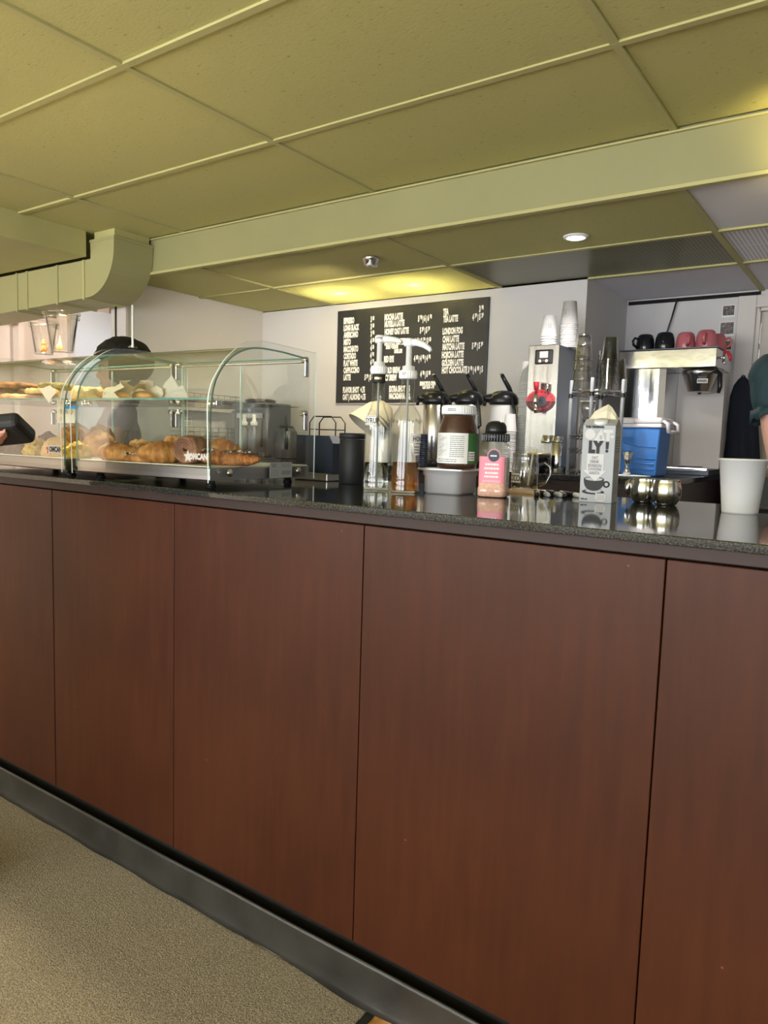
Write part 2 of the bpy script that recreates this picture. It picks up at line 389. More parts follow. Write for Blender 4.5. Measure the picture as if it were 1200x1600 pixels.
def thing(name, label, cat, loc=(0, 0, 0), rz=0.0, group=None):
    o = bpy.data.objects.new(name, None); COL.objects.link(o); o.empty_display_size = 0.05
    o.location = loc; o.rotation_euler = (0, 0, rz); return tag(o, label, cat, group)
def tag(o, label, cat, group=None):
    o['label'] = label; o['category'] = cat
    if group: o['group'] = group
    return o
def struct(o): o['kind'] = 'structure'; return o
def dup(root, loc=None, rz=None, label=None, group=None):
    c = root.copy(); COL.objects.link(c)
    if loc is not None: c.location = loc
    if rz is not None: c.rotation_euler = (0, 0, rz)
    if label: c['label'] = label
    if group: c['group'] = group
    for ch in root.children:
        k = ch.copy(); COL.objects.link(k); k.parent = c
        for g in ch.children:
            h = g.copy(); COL.objects.link(h); h.parent = k
    return c
def XZ(x, y, z, facing=0.0):
    """matrix placing text/outlines (local x right, y up, z towards viewer) on an upright plane facing -Y, turned by facing about Z"""
    return Matrix.Translation((x, y, z)) @ Matrix.Rotation(facing, 4, 'Z') @ Matrix.Rotation(pi/2, 4, 'X')
def text_mesh(s, size, sx=1.0, bold=0.0, align='LEFT', spacing=1.0):
    cu = bpy.data.curves.new('lettering', 'FONT'); cu.body = s; cu.size = size; cu.offset = bold; cu.align_x = align
    cu.space_character = spacing; cu.resolution_u = 2
    o = bpy.data.objects.new('lettering', cu); COL.objects.link(o)
    bpy.context.view_layer.update()
    me = bpy.data.meshes.new_from_object(o.evaluated_get(bpy.context.evaluated_depsgraph_get()))
    for v in me.vertices: v.co.x *= sx
    bpy.data.objects.remove(o); return me
def twidth(me):
    return max((v.co.x for v in me.vertices), default=0)-min((v.co.x for v in me.vertices), default=0)
def scribble(mb, T, w, h, rows, m, seed, gap=0.45):
    """rows of short dashes: print too small to read"""
    rnd = random.Random(seed); rh = h/rows
    for r in range(rows):
        x = 0.0; y = h-(r+1)*rh+rh*0.2
        while x < w*0.96:
            l = min(rnd.uniform(0.05, 0.22)*w, w-x)
            mb.quad([T @ Vector((x, y, 0)), T @ Vector((x+l, y, 0)), T @ Vector((x+l, y+rh*(1-gap), 0)), T @ Vector((x, y+rh*(1-gap), 0))], m)
            x += l+w*0.03
    return mb
def star(n, r0, r1, rot=pi/2):
    return [((r0 if i % 2 == 0 else r1)*cos(rot+pi*i/n), (r0 if i % 2 == 0 else r1)*sin(rot+pi*i/n)) for i in range(2*n)]
def circ(r, n=24, sx=1.0, sy=1.0, cx=0, cy=0): return [(cx+r*sx*cos(2*pi*i/n), cy+r*sy*sin(2*pi*i/n)) for i in range(n)]

# ================================================================== THE SETTING
ZC, ZL, YB, YW, YA = 2.2432, 2.0668, 1.398, 2.573, 3.262
XL, XJ = -3.697, -1.375
struct(MB().box(-5.2, 2.7, -4.7, 3.4, -0.1, 0.0, 'slate_floor').build('floor'))
struct(MB().box(-5.0, 2.6, -1.05, 0.7, 0.0, 0.0015, 'orange_floor').build('floor'))
struct(MB().box(-5.3, 2.8, -4.8, 3.5, 2.42, 2.5, 'wall_paint').build('light_block_slab'))  # unseen slab added to keep sky light from leaking in
def wallbox(name, *a, m='wall_paint'): return struct(MB().box(*a, m).build(name))
wallbox('wall_back', XL, XJ-0.0, YW, YW+0.10, 0, 2.42)
wallbox('wall_alcove', XJ-0.10, XJ, YW+0.10, YA+0.1, 0, 2.42)
wallbox('wall_left', XL-0.12, XL, 1.475, YW+0.10, 0, 2.42)
wallbox('wall_far_left', -5.12, -5.0, -4.7, 3.4, 0, 2.42, m='wall_pink')
wallbox('wall_right', 2.6, 2.7, -4.7, 3.4, 0, 2.42)
# far wall of the alcove with the door opening
b = MB(); b.box(XJ, -0.68, YA, YA+0.1, 0, 2.42, 'wall_paint'); b.box(-0.68, 0.22, YA, YA+0.1, 1.985, 2.42, 'wall_paint'); b.box(0.22, 2.6, YA, YA+0.1, 0, 2.42, 'wall_paint')
struct(b.build('wall_far'))
wallbox('wall_passage', -5.0, XL-0.12, 2.62, 2.72, 0, 2.42, m='wall_pink')
# shop front behind the photographer: sill, head and piers round three openings
b = MB(); b.box(-5.0, 2.6, -4.7, -4.6, 0, 0.55, 'wall_paint'); b.box(-5.0, 2.6, -4.7, -4.6, 2.15, 2.42, 'wall_paint')
for x0, x1 in ((-5.0, -4.5), (-2.7, -2.4), (-0.6, -0.3), (1.5, 2.6)): b.box(x0, x1, -4.7, -4.6, 0.55, 2.15, 'wall_paint')
struct(b.build('wall_front'))

# door in the far wall
d = struct(MB().box(-0.655, 0.20, YA+0.035, YA+0.075, 0.01, 1.962, 'door_paint', 0.003).build('door_1'))
b = MB()
b.box(-0.767, -0.675, YA-0.02, YA+0.0, 0, 2.045, 'trim_paint', 0.004); b.box(0.215, 0.305, YA-0.02, YA, 0, 2.045, 'trim_paint', 0.004)
b.box(-0.675, 0.215, YA-0.02, YA, 1.978, 2.045, 'trim_paint', 0.004)
b.box(-0.68, -0.655, YA, YA+0.09, 0, 1.98, 'trim_paint'); b.box(0.2, 0.22, YA, YA+0.09, 0, 1.98, 'trim_paint'); b.box(-0.66, 0.2, YA, YA+0.09, 1.962, 1.985, 'trim_paint')
b.build('frame', d)
b = MB()
for z0, z1 in ((1.79, 1.9), (1.66, 1.76), (1.40, 1.56), (1.28, 1.36), (0.3, 0.42)): b.box(-0.657, -0.650, YA+0.028, YA+0.036, z0, z1, 'steel')
b.build('hinge_highlight', d)  # steel strips shaped as the highlights along the hinge line
# pale door and its trim in the passage on the left
d = struct(MB().box(-4.985, -4.96, 1.93, 2.25, 0.0, 2.1, 'pale_blue_door', 0.003).build('door_2'))
b = MB(); b.box(-5.0, -4.95, 2.25, 2.34, 0, 2.16, 'gunmetal'); b.box(-5.0, -4.95, 1.90, 1.93, 0, 2.16, 'trim_paint'); b.build('frame', d)
struct(MB().box(-5.0, -4.93, 1.50, 1.54, 0, 2.42, 'wall_pink').build('trim_1'))

# upper ceiling: painted tiles in a grid of bars
def ceiling(name, z, xs, ys, pick, bar_mat, gap=0.02):
    top = struct(MB().box(min(xs), max(xs), min(ys), max(ys), z+gap, z+gap+0.015, 'void_black').build(name))
    rnd = random.Random(4)
    g = MB(); n = 0
    for i in range(len(xs)-1):
        for j in range(len(ys)-1):
            m = pick(i, j)
            if m is None: continue
            x0, x1, y0, y1 = xs[i]+0.0125, xs[i+1]-0.0125, ys[j]+0.0125, ys[j+1]-0.0125
            dz = rnd.uniform(0.0035, 0.0075)
            t = MB().box(-(x1-x0)/2, (x1-x0)/2, -(y1-y0)/2, (y1-y0)/2, 0, 0.006, m, 0.0015, 1)
            o = t.build('ceiling_tile', top, ((x0+x1)/2, (y0+y1)/2, z+dz)); o.rotation_euler = (rnd.uniform(-.002, .002), rnd.uniform(-.0015, .0015), 0)
    for x in xs[1:-1]: MB().box(x-0.012, x+0.012, min(ys), max(ys), z-0.001, z+0.014, bar_mat, 0.0008, 1).build('grid_bar', top)
    for y in ys[1:-1]: MB().box(min(xs), max(xs), y-0.012, y+0.012, z-0.0012, z+0.0138, bar_mat, 0.0008, 1).build('grid_bar', top)
    return top
ceiling('ceiling', ZC, [-5.0, -4.337, -3.117, -1.897, -0.680, 0.54, 1.76, 2.6], [-4.6, -4.1, -3.49, -2.88, -2.27, -1.66, -1.05, -0.44, 0.166, 0.780, YB], lambda i, j: 'olive_tile', 'olive_paint')
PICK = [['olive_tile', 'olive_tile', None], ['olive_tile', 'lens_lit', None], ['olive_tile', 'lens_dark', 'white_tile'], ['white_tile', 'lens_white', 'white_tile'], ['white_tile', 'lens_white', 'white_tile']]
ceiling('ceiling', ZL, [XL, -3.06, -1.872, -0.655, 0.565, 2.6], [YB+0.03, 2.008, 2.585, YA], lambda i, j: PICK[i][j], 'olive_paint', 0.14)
struct(MB().box(XL-1.3, XL, YB+0.03, YW, ZC, ZC+0.03, 'olive_paint').build('ceiling'))
# lamps above the ribbed lens (they glow through it)
for x in (-2.80, -2.27):
    t = thing('lens_lamp', 'warm lamp glowing through the ribbed ceiling lens near the ' + ('passage wall' if x < -2.5 else 'menu board corner'), 'lamp', (x, 2.312, ZL+0.098), group='lamps behind the ceiling lens')
    MB().ball((0, 0, 0), 0.012, 'lamp_on', 2).build('bulb', t)
    l = lamp('lens_light', 'POINT', (x, 2.312, ZL+0.030), 20.0, (1.0, 0.88, 0.55), shadow_soft_size=0.016)
# fascia where the ceiling drops
f = struct(MB().box(-5.0, 2.6, YB, YB+0.03, ZL-0.004, ZC+0.02, 'fascia_paint', 0.002).build('fascia_beam'))
MB().box(-3.6, 2.6, YB-0.008, YB+0.02, ZL-0.009, ZL+0.004, 'olive_paint', 0.001).build('trim_strip', f)
MB().box(-3.6, 2.6, YB-0.014, YB, ZC-0.006, ZC, 'olive_paint', 0.001).build('trim_strip', f)
struct(MB().box(-5.0, -3.572, -4.6, 1.133, 2.118, ZC+0.01, 'olive_paint', 0.003).build('soffit'))

# ventilation duct: horizontal run, elbow up into the ceiling
dk = thing('air_duct', 'olive painted sheet metal duct with an elbow rising into the ceiling', 'duct', (0, 0, 0))
Y0, Y1 = 1.155, 1.392
run = [(-5.0, 1.885), (-3.60, 1.915), (-3.60, 2.112), (-5.0, 2.108)]
RX = Matrix.Translation((0, Y1, 0)) @ Matrix.Rotation(pi/2, 4, 'X')
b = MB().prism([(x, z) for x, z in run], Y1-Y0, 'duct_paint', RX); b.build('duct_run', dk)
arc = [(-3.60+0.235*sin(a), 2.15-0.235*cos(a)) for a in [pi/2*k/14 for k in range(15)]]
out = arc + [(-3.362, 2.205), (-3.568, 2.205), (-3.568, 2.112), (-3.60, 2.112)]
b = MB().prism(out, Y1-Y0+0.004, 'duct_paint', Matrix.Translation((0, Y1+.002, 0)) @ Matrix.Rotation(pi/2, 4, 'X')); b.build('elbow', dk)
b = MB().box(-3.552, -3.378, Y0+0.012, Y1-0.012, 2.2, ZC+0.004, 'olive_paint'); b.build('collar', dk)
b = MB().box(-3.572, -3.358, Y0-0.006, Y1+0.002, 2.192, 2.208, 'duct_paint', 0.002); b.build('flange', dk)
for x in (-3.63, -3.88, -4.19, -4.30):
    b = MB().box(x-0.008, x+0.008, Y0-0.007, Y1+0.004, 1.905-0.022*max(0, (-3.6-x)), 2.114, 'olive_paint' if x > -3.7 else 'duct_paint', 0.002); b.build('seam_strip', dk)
# conduits at the end of the left wall
struct(MB().box(-3.83, -3.69, 1.455, 1.476, 0, 2.42, 'trim_paint', .002).build('trim_4'))
tag(MB().tube([(-3.78, 1.455, 0.0), (-3.78, 1.455, 2.1)], 0.008, 'gunmetal').build('conduit_pipe'), 'grey conduit pipe beside the end of the left wall', 'pipe')

# downlights in the low ceiling
t = thing('downlight', 'lit round recessed downlight glaring white in the low ceiling', 'lamp', (-1.153, 1.80, ZL))
MB().lathe([(0.052, 0.0), (0.050, -0.006), (0.036, -0.008), (0.034, 0.004)], 'white_plastic', 28, cap0=False, cap1=False).build('ring', t)
MB().lathe([(0.0, -0.0075), (0.022, -0.0068), (0.034, -0.003), (0.034, 0.001)], 'lamp_on', 24, cap1=False).build('lamp_face', t)
lamp('downlight_beam', 'SPOT', (-1.153, 1.80, ZL-0.012), 34, (1.0, 0.94, 0.9), (-1.153, 1.80, 0), spot_size=radians(140), spot_blend=0.6, shadow_soft_size=0.03)
t = thing('downlight', 'unlit silver downlight in the low olive ceiling above the counter', 'lamp', (-2.13, 1.70, ZL))
MB().lathe([(0.040, 0.002), (0.040, -0.006), (0.034, -0.012), (0.030, -0.03), (0.022, -0.034), (0.0, -0.034)], 'steel', 24, cap0=False).build('housing', t)
MB().box(-0.004, 0.022, -0.03, 0.03, -0.036, -0.010, 'white_plastic', 0.003).build('lens_cap', t)

# floor mat and front counter
mt = thing('floor_mat', 'olive grey carpet mat with a black edge along the wooden counter', 'mat', (0, 0, 0))
b = MB().box(-4.4, -0.815, -0.98, -0.018, 0.0015, 0.008, 'carpet', 0.002); b.build('pile', mt)
b = MB().box(-0.815, -0.797, -0.985, -0.015, 0.0015, 0.006, 'mat_border', 0.001); b.build('edge_strip', mt)
ct = thing('front_counter', 'long service counter faced with reddish brown cherry veneer panels', 'counter', (0, 0, 0))
seams = [-4.385, -3.792, -3.199, -2.607, -2.0142, -1.4677, -0.8752, -0.2815, 0.311, 0.904, 1.497, 2.09]
rnd = random.Random(2)
for a, c in zip(seams, seams[1:]):
    w = c-a; o = MB().box(-w/2+0.0012, w/2-0.0012, 0, 0.018, -0.4532, 0.4532, 'cherry_veneer', 0.0014, 2).build('panel', ct, ((a+c)/2, rnd.uniform(0, 0.0015), 0.5756))
MB().box(-4.385, 2.09, 0.024, 0.60, 0.10, 1.054, 'void_black').build('carcass', ct)
MB().box(-4.385, 2.09, 0.006, 0.024, 1.0315, 1.0535, 'rail_brown', 0.001).build('top_rail', ct)
MB().box(-4.385, 2.09, 0.028, 0.55, 0.0, 0.12, 'void_black').build('plinth', ct)
# rubber base with a wavy, slightly peeling edge
b = MB(); rows = 9; n = 260; grid = []
for i in range(n+1):
    x = -4.385+6.475*i/n; col = []
    for k in range(rows):
        q = k/(rows-1); z = 0.012+q*0.090+(0.004*noise.noise((x*3, 1, 0)) if k == rows-1 else 0)
        y = -0.012-0.004*noise.noise((x*2.3, 5, q))-0.012*(1-q)**3*(1+noise.noise((x*4.1, 9, 0)))
        if k == 0: z = max(0.008, 0.012+0.007*noise.noise((x*5, 3, 0)))
        col.append((x, y, z))
    grid.append(col)
vs = [[b.bm.verts.new(p) for p in c] for c in grid]
fs = [b.bm.faces.new((vs[i][k], vs[i+1][k], vs[i+1][k+1], vs[i][k+1])) for i in range(n) for k in range(rows-1)]
b._fin(fs, 'black_rubber', True); o = b.build('rubber_base', ct)
sm = o.modifiers.new('thick', 'SOLIDIFY'); sm.thickness = 0.004; sm.offset = 0
MB().box(-4.385, 2.09, -0.016, -0.004, 0.0, 0.009, 'adhesive').build('adhesive_strip', ct)
tp = MB().box(-4.39, 2.10, -0.025, 0.783, 1.0545, 1.07, 'granite', 0.003, 3).build('countertop')
tag(tp, 'polished black speckled granite countertop on the cherry veneer counter', 'countertop')

# back counter along the wall
bc = thing('back_counter', 'dark wood back counter with a black top below the menu board', 'counter', (0, 0, 0))
b = MB(); b.box(XL+0.002, -0.77, 1.95, YW-0.002, 0.0, 1.05, 'dark_wood', 0.002); b.box(XJ+0.004, -0.77, YW-0.01, YA-0.004, 0.0, 1.05, 'dark_wood', 0.002); b.build('cabinet', bc)
b = MB(); b.box(XL+0.002, -0.75, 1.93, YW-0.002, 1.05, 1.075, 'granite', 0.003); b.box(XJ+0.004, -0.75, YW-0.01, YA-0.004, 1.05, 1.075, 'granite', 0.003); b.build('worktop', bc)
for x in (-3.2, -2.6, -2.0, -1.4):
    MB().box(x+0.006, x+0.594, 1.936, 1.95, 0.12, 1.03, 'dark_wood', 0.002).build('cabinet_door', bc)
# splash panel on the far wall behind the blue cooler

# ================================================================== PASTRY CASES
def smooth_line(pts, n=6):
    P = [Vector((a, b, 0)) for a, b in pts]; out = []
    for i in range(len(P)-1):
        p0, p1, p2, p3 = P[max(i-1, 0)], P[i], P[i+1], P[min(i+2, len(P)-1)]
        for k in range(n):
            t = k/n
            out.append(0.5*((2*p1)+(p2-p0)*t+(2*p0-5*p1+4*p2-p3)*t*t+(3*p1-p0-3*p2+p3)*t**3))
    out.append(P[-1]); return [(p.x, p.y) for p in out]
SIDE = smooth_line([(-.003, .132), (-.004, .211), (.008, .259), (.029, .293), (.054, .324), (.08, .346), (.113, .368), (.148, .382), (.208, .39), (.284, .389)], 3) + [(.446, .386), (.446, .012), (.0, .012)]
FRONT = [(.010, .030)] + smooth_line([(.011, .12), (.011, .196), (.023, .26), (.05, .305), (.093, .342), (.15, .366), (.21, .374), (.30, .374)], 5) + [(.405, .368)]
YZ = Matrix(((0, 0, 1, 0), (1, 0, 0, 0), (0, 1, 0, 0), (0, 0, 0, 1)))
def pastry_case(label, loc, rz, W, red_logo, plate):
    t = thing('pastry_case', label, 'display case', loc, rz)
    b = MB(); b.box(0.008, W-0.008, 0.012, 0.43, 0.016, 0.050, 'case_steel', 0.003); b.build('base', t)
    for x in (0.05, W-0.05):
        for y in (0.06, 0.38): MB().lathe([(0.014, 0.0), (0.014, 0.004), (0.011, 0.006), (0.011, 0.018)], 'black_plastic', 14, (x, y, 0)).build('foot', t)
    MB().box(0.012, W-0.012, 0.018, 0.425, 0.050, 0.0525, 'paper_label').build('tray_liner', t)
    for x in (0.0, W-0.004):
        MB().prism(SIDE, 0.004, 'case_glass', Matrix.Translation((x, 0, 0)) @ YZ, edge='glass_edge_light').build('side_panel', t)
    MB().sheet(FRONT, 0.007, W-0.007, 0.005, 'case_glass', 'glass_edge').build('front_glass', t)
    MB().box(0.010, W-0.010, 0.026, 0.40, 0.222, 0.227, 'case_glass').build('shelf', t)
    MB().box(0.010, W-0.010, 0.023, 0.026, 0.222, 0.227, 'glass_edge').build('shelf_edge', t)
    MB().box(0.006, W-0.006, 0.402, 0.410, 0.353, 0.360, 'steel', 0.002).build('top_rail', t)
    for k in (0, 1):
        x0 = 0.012+k*(W/2-0.02); x1 = x0+W/2
        b = MB().box(x0, x1, 0.412+k*0.008, 0.416+k*0.008, 0.054, 0.352, 'case_glass'); d = b.build('sliding_door', t)
        MB().box(x0, x0+0.004, 0.411+k*0.008, 0.417+k*0.008, 0.054, 0.352, 'glass_edge_light').build('door_edge', d)
    for x, s in ((0.004, 1), (W-0.004, -1)):
        for y, z in ((0.40, 0.352), (0.40, 0.195)):
            b = MB().box(x-0.004 if s > 0 else x-0.002, x+0.002 if s > 0 else x+0.004, y-0.008, y+0.010, z-0.040, z+0.006, 'steel', 0.0015)
            b.lathe([(0.008, -0.004), (0.009, 0.0), (0.008, 0.014), (0.004, 0.017)], 'chrome', 14, (x, y, z+0.010), mat=Matrix.Rotation(s*pi/2, 4, 'Y')); b.build('hinge_clip', t)
        b = MB()
        for q in (0.012, 0.028): b.lathe([(0.007, -0.006), (0.008, -0.003), (0.008, 0.004), (0.005, 0.007)], 'chrome', 14, (x+s*q, 0.036, 0.213), mat=Matrix.Rotation(pi/2, 4, 'X'))
        b.box(x+s*0.003-0.003, x+s*0.003+0.003, 0.03, 0.05, 0.208, 0.220, 'chrome', 0.001); b.build('shelf_clamp', t)
        for y in (0.075, 0.365): MB().lathe([(0.011, 0.0), (0.010, 0.004), (0.006, 0.006), (0.0, 0.007)], 'chrome', 16, (x-s*0.005 if s < 0 else x-0.004, y, 0.036), mat=Matrix.Rotation(-s*pi/2, 4, 'Y')).build('bolt', t)
    # printed maker's mark on the front glass
    T = XZ(W-0.085, 0.0045, 0.070)
    b = MB().prism(star(5, 0.017, 0.0075), 0.0006, 'red' if red_logo else 'paper_white', T @ Matrix.Translation((0.008, 0.006, 0)))
    me = text_mesh('OMCAN', 0.021, 0.82, 0.0012)
    if red_logo: b.box(W-0.078, W-0.010, 0.0036, 0.0042, 0.0655, 0.0885, 'paper_white')
    b.add_mesh(me, T @ Matrix.Translation((0.012, 0, 0.0012)), 'ink' if red_logo else 'paper_white'); b.build('logo', t)
    if plate:
        P = Matrix.Translation((W+0.0008, 0.235, 0.018)) @ Matrix.Rotation(pi/2, 4, 'Z') @ Matrix.Rotation(pi/2, 4, 'X')
        b = MB().prism([(0, 0), (0.10, 0), (0.10, 0.044), (0, 0.044)], 0.0008, 'carton_grey', P)
        Q = P @ Matrix.Translation((0, 0, 0.0011))
        b.add_mesh(text_mesh('EMI', 0.014, 0.9, 0.0006), Q @ Matrix.Translation((0.008, 0.030, 0)), 'ink_grey')
        scribble(b, Q @ Matrix.Translation((0.052, 0.029, 0)), 0.042, 0.011, 3, 'ink_grey', 3)
        scribble(b, Q @ Matrix.Translation((0.006, 0.004, 0)), 0.034, 0.020, 4, 'ink_grey', 5, 0.7)
        b.quad([Q @ Vector(p) for p in ((0.052, 0.008, 0), (0.094, 0.008, 0), (0.094, 0.020, 0), (0.052, 0.020, 0))], 'ink_grey'); b.build('rating_plate', t)
    return t
TH = 0.07; WR = 0.54
OX, OY = -1.41-WR*cos(TH), 0.062-WR*sin(TH)
pastry_case('curved glass pastry case with white maker mark beside the black canister', (OX, OY, 1.07), TH, WR, False, True)
pastry_case('curved glass pastry case with red star mark carrying two tip cups', (-1.986-0.72, 0.018, 1.07), 0.0, 0.72, True, False)

# ------------------------------------------------------------------ baked goods
def croissant_mb(L, R, bend, m, seed=0, ridges=7):
    mb = MB(); n = ridges*6; pts, rad = [], []
    for i in range(n+1):
        u = i/n; a = (u-0.5)*bend
        rr = L/max(bend, .01)
        pts.append((rr*sin(a), rr*(1-cos(a)), 0))
        env = (sin(pi*(0.06+0.88*u)))**0.75
        ph = (u*ridges) % 1.0; ph = ph if u < .5 else 1-ph
        rad.append(R*env*(0.86+0.17*ph))
    mb.tube(pts, rad, m, 14)
    for v in mb.bm.verts:
        k = 1+0.10*noise.noise(v.co*60+Vector((seed, 0, 0))); v.co.z *= 0.86*k; v.co.y *= k
    zmin = min(v.co.z for v in mb.bm.verts)
    for v in mb.bm.verts: v.co.z = max(v.co.z, zmin*0.72)-zmin*0.72
    return mb
def lump_mb(w, h, m, seed=0, amt=0.16, f=3.0, sub=4, d=None):
    mb = MB().ball((0, 0, 0), 1.0, m, sub, (w/2, (d or w)/2, h), amt, f, seed)
    for v in mb.bm.verts:
        k = 1+0.10*noise.noise(Vector(v.co)*90+Vector((seed, 4, 1))); v.co *= k
        if v.co.z < -h*0.25: v.co.z = -h*0.25
    for v in mb.bm.verts: v.co.z += h*0.25
    hz = max(v.co.z for v in mb.bm.verts)
    for v in mb.bm.verts: v.co.z *= h/hz
    return mb
def disc_mb(w, h, m, seed=0, d=None):
    mb = MB().lathe([(0.0, 0.0), (w*0.40, 0.0), (w*0.49, h*0.25), (w*0.50, h*0.55), (w*0.44, h*0.88), (w*0.30, h), (0.0, h*1.02)], m, 26, sy=(d or w)/w)
    bmesh.ops.subdivide_edges(mb.bm, edges=mb.bm.edges[:], cuts=1)
    for v in mb.bm.verts:
        k = 1+0.06*noise.noise(v.co*26+Vector((seed, 0, 2))); v.co.x *= k; v.co.y *= k
        v.co.z += h*0.22*noise.noise(v.co*70+Vector((seed, 3, 0))) if v.co.z > h*.3 else 0
        v.co.z = max(v.co.z, 0)
    return mb
def food(mb, name, label, loc, rz=0.0, cat='pastry', group=None, tilt=None):
    o = tag(mb.build(name, None, loc), label, cat, group); o.rotation_euler = (tilt or (0, 0, rz)) if tilt is None else (tilt[0], tilt[1], rz)
    return o
TR = 1.1228
# lower tray of the case with the white mark
food(croissant_mb(0.165, 0.034, 1.4, 'croissant_crust', 1, 8), 'croissant', 'golden ridged croissant lying in front of the crumbly scones', (-1.815, 0.075, TR), 0.15)
food(lump_mb(0.085, 0.064, 'crumb_scone', 2, .22, 3.5), 'scone', 'tall cracked golden scone rising behind the ridged croissant', (-1.800, 0.150, TR))
food(lump_mb(0.082, 0.075, 'croissant_crust', 8, .12, 2), 'bun', 'smooth brown bun half hidden behind the cracked scone', (-1.775, 0.245, TR))
food(lump_mb(0.06, 0.040, 'crumb_scone', 12, .25, 4), 'scone', 'small crumbly scone piece between the tall scone and dusted pastry', (-1.735, 0.155, TR))
o = food(croissant_mb(0.125, 0.017, 0.3, 'croissant_crust', 5, 5), 'pastry_roll', 'slim pastry roll dusted with icing sugar and seeds', (-1.705, 0.078, TR), 0.2)
b = MB(); rnd = random.Random(8)
for k in range(26): b.ball((rnd.uniform(-.055, -.005), rnd.uniform(-.010, .012), 0.020+rnd.uniform(-.003, .005)), 0.0028, 'sugar_glint' if k % 2 else 'seed', 1)
o2 = b.build('sugar_dusting', o); o2['kind'] = 'stuff'
food(croissant_mb(0.125, 0.042, 1.6, 'croissant_crust', 7, 6), 'croissant', 'plump croissant end on beside the chocolate swirl roll', (-1.655, 0.108, TR), 1.0)
food(croissant_mb(0.145, 0.050, 1.3, 'croissant_crust', 9, 9), 'croissant', 'layered croissant at the rear behind the plump croissant', (-1.655, 0.225, TR), 0.3)
food(croissant_mb(0.135, 0.049, 1.3, 'croissant_crust', 11, 9), 'croissant', 'layered croissant behind the chocolate swirl roll', (-1.560, 0.235, TR), 0.1)
# chocolate swirl roll: coil of pastry seen end on
b = MB(); pts = []
for i in range(90):
    a = i/90*4.2*2*pi; r = 0.006+0.031*i/90; pts.append((r*cos(a), 0.0, 0.040+r*sin(a)))
b.tube(pts, [0.0078]*90, 'choc_swirl', 8)
for v in b.bm.verts: v.co.y *= 4.2
food(b, 'swirl_roll', 'brown chocolate swirl roll facing forward beside the seeded danish', (-1.578, 0.145, TR), 0.25)
o = food(croissant_mb(0.185, 0.028, 0.25, 'danish_crust', 13, 11), 'danish', 'long dark baked danish topped with seeds beside the glass end', (-1.475, 0.185, TR), 0.33)
b = MB(); rnd = random.Random(9)
for k in range(70):
    x = rnd.uniform(-.08, .08); b.ball((x, rnd.uniform(-.018, .018), 0.038+rnd.uniform(-.004, .004)), 0.0034, 'seed' if k % 3 else 'sugar_glint', 1, (1.4, 1, .7))
o2 = b.build('seed_topping', o); o2['kind'] = 'stuff'
# lower tray of the case with the red star
food(lump_mb(0.082, 0.058, 'yellow_scone', 21, .2, 3.6), 'scone', 'bright yellow crumbly scone in front of the dark muffins', (-2.225, 0.080, TR))
food(lump_mb(0.092, 0.060, 'pale_muffin', 22, .06, 2), 'muffin', 'pale smooth topped muffin behind the red star mark', (-2.115, 0.080, TR))
food(lump_mb(0.105, 0.098, 'croissant_crust', 23, .10, 2), 'bun', 'round brown bun behind the yellow scone', (-2.235, 0.205, TR))
food(lump_mb(0.10, 0.105, 'choc_swirl', 24, .12, 2), 'bun', 'mauve brown bun behind the pale smooth muffin', (-2.125, 0.235, TR))
food(lump_mb(0.080, 0.052, 'yellow_scone', 25, .2, 3.6), 'scone', 'yellow crumbly scone at the glass end beside the red star', (-2.005, 0.080, TR))
food(lump_mb(0.105, 0.092, 'croissant_crust', 26, .14, 2.5), 'bun', 'large golden bun at the glass end above the yellow scone', (-2.050, 0.185, TR))
food(lump_mb(0.090, 0.066, 'dark_muffin', 27, .18, 3), 'muffin', 'dark chocolate muffin in front beside the yellow scone', (-2.345, 0.085, TR))
food(lump_mb(0.095, 0.078, 'dark_muffin', 28, .18, 3), 'muffin', 'dark chocolate muffin at the rear behind the card reader', (-2.375, 0.205, TR))
food(lump_mb(0.090, 0.064, 'dark_muffin', 29, .18, 3), 'muffin', 'dark chocolate muffin nearest the cut off end of its case', (-2.455, 0.09, TR))
# upper shelf of the case with the red star: cookies
SH = 1.2982
def cookie(x, y, z, w, h, m, label, seed, tilt=(0, 0)): return food(disc_mb(w, h, m, seed), 'cookie', label, (x, y, z), 0.4*seed, 'cookie', 'cookies on the upper shelf', tilt)
cookie(-2.500, 0.10, SH, 0.105, 0.015, 'orange_cookie', 'flat orange cookie lowest of the pile by the picture edge', 31)
cookie(-2.360, 0.09, SH, 0.110, 0.017, 'orange_cookie', 'flat orange cookie lying on the shelf paper beside the yellow cookie', 32)
cookie(-2.475, 0.135, SH+0.0165, 0.125, 0.022, 'choc_cookie', 'dark chocolate cookie in the middle of the cookie pile', 33, (0.02, 0.0))
cookie(-2.395, 0.165, SH+0.0185, 0.10, 0.020, 'choc_cookie', 'dark chocolate cookie at the shelf rear next to the pile', 34)
cookie(-2.455, 0.145, SH+0.041, 0.130, 0.020, 'brown_cookie', 'brown spiced cookie lying topmost on the dark cookies', 35, (0.03, -0.02))
cookie(-2.215, 0.095, SH, 0.105, 0.013, 'brown_cookie', 'brown cookie underneath the yellow iced cookie', 36)
o = cookie(-2.222, 0.100, SH+0.0138, 0.108, 0.020, 'yellow_cookie', 'yellow cookie with a white iced patch near the paper corner', 37)
MB().ball((-0.02, -0.032, 0.016), 0.018, 'icing', 2, (1.3, 0.9, 0.35)).build('icing_patch', o)
cookie(-2.235, 0.155, SH+0.0352, 0.115, 0.020, 'olive_cookie', 'olive green matcha cookie leaning over the yellow cookie', 38, (0.03, 0.0))
cookie(-2.130, 0.20, SH, 0.11, 0.044, 'yellow_cookie', 'thick tan cookie at the shelf rear behind the paper square', 39)
MB_liner = MB().box(-2.64, -2.12, 0.030, 0.33, 1.2972, 1.2980, 'cream_paper').build('shelf_paper')
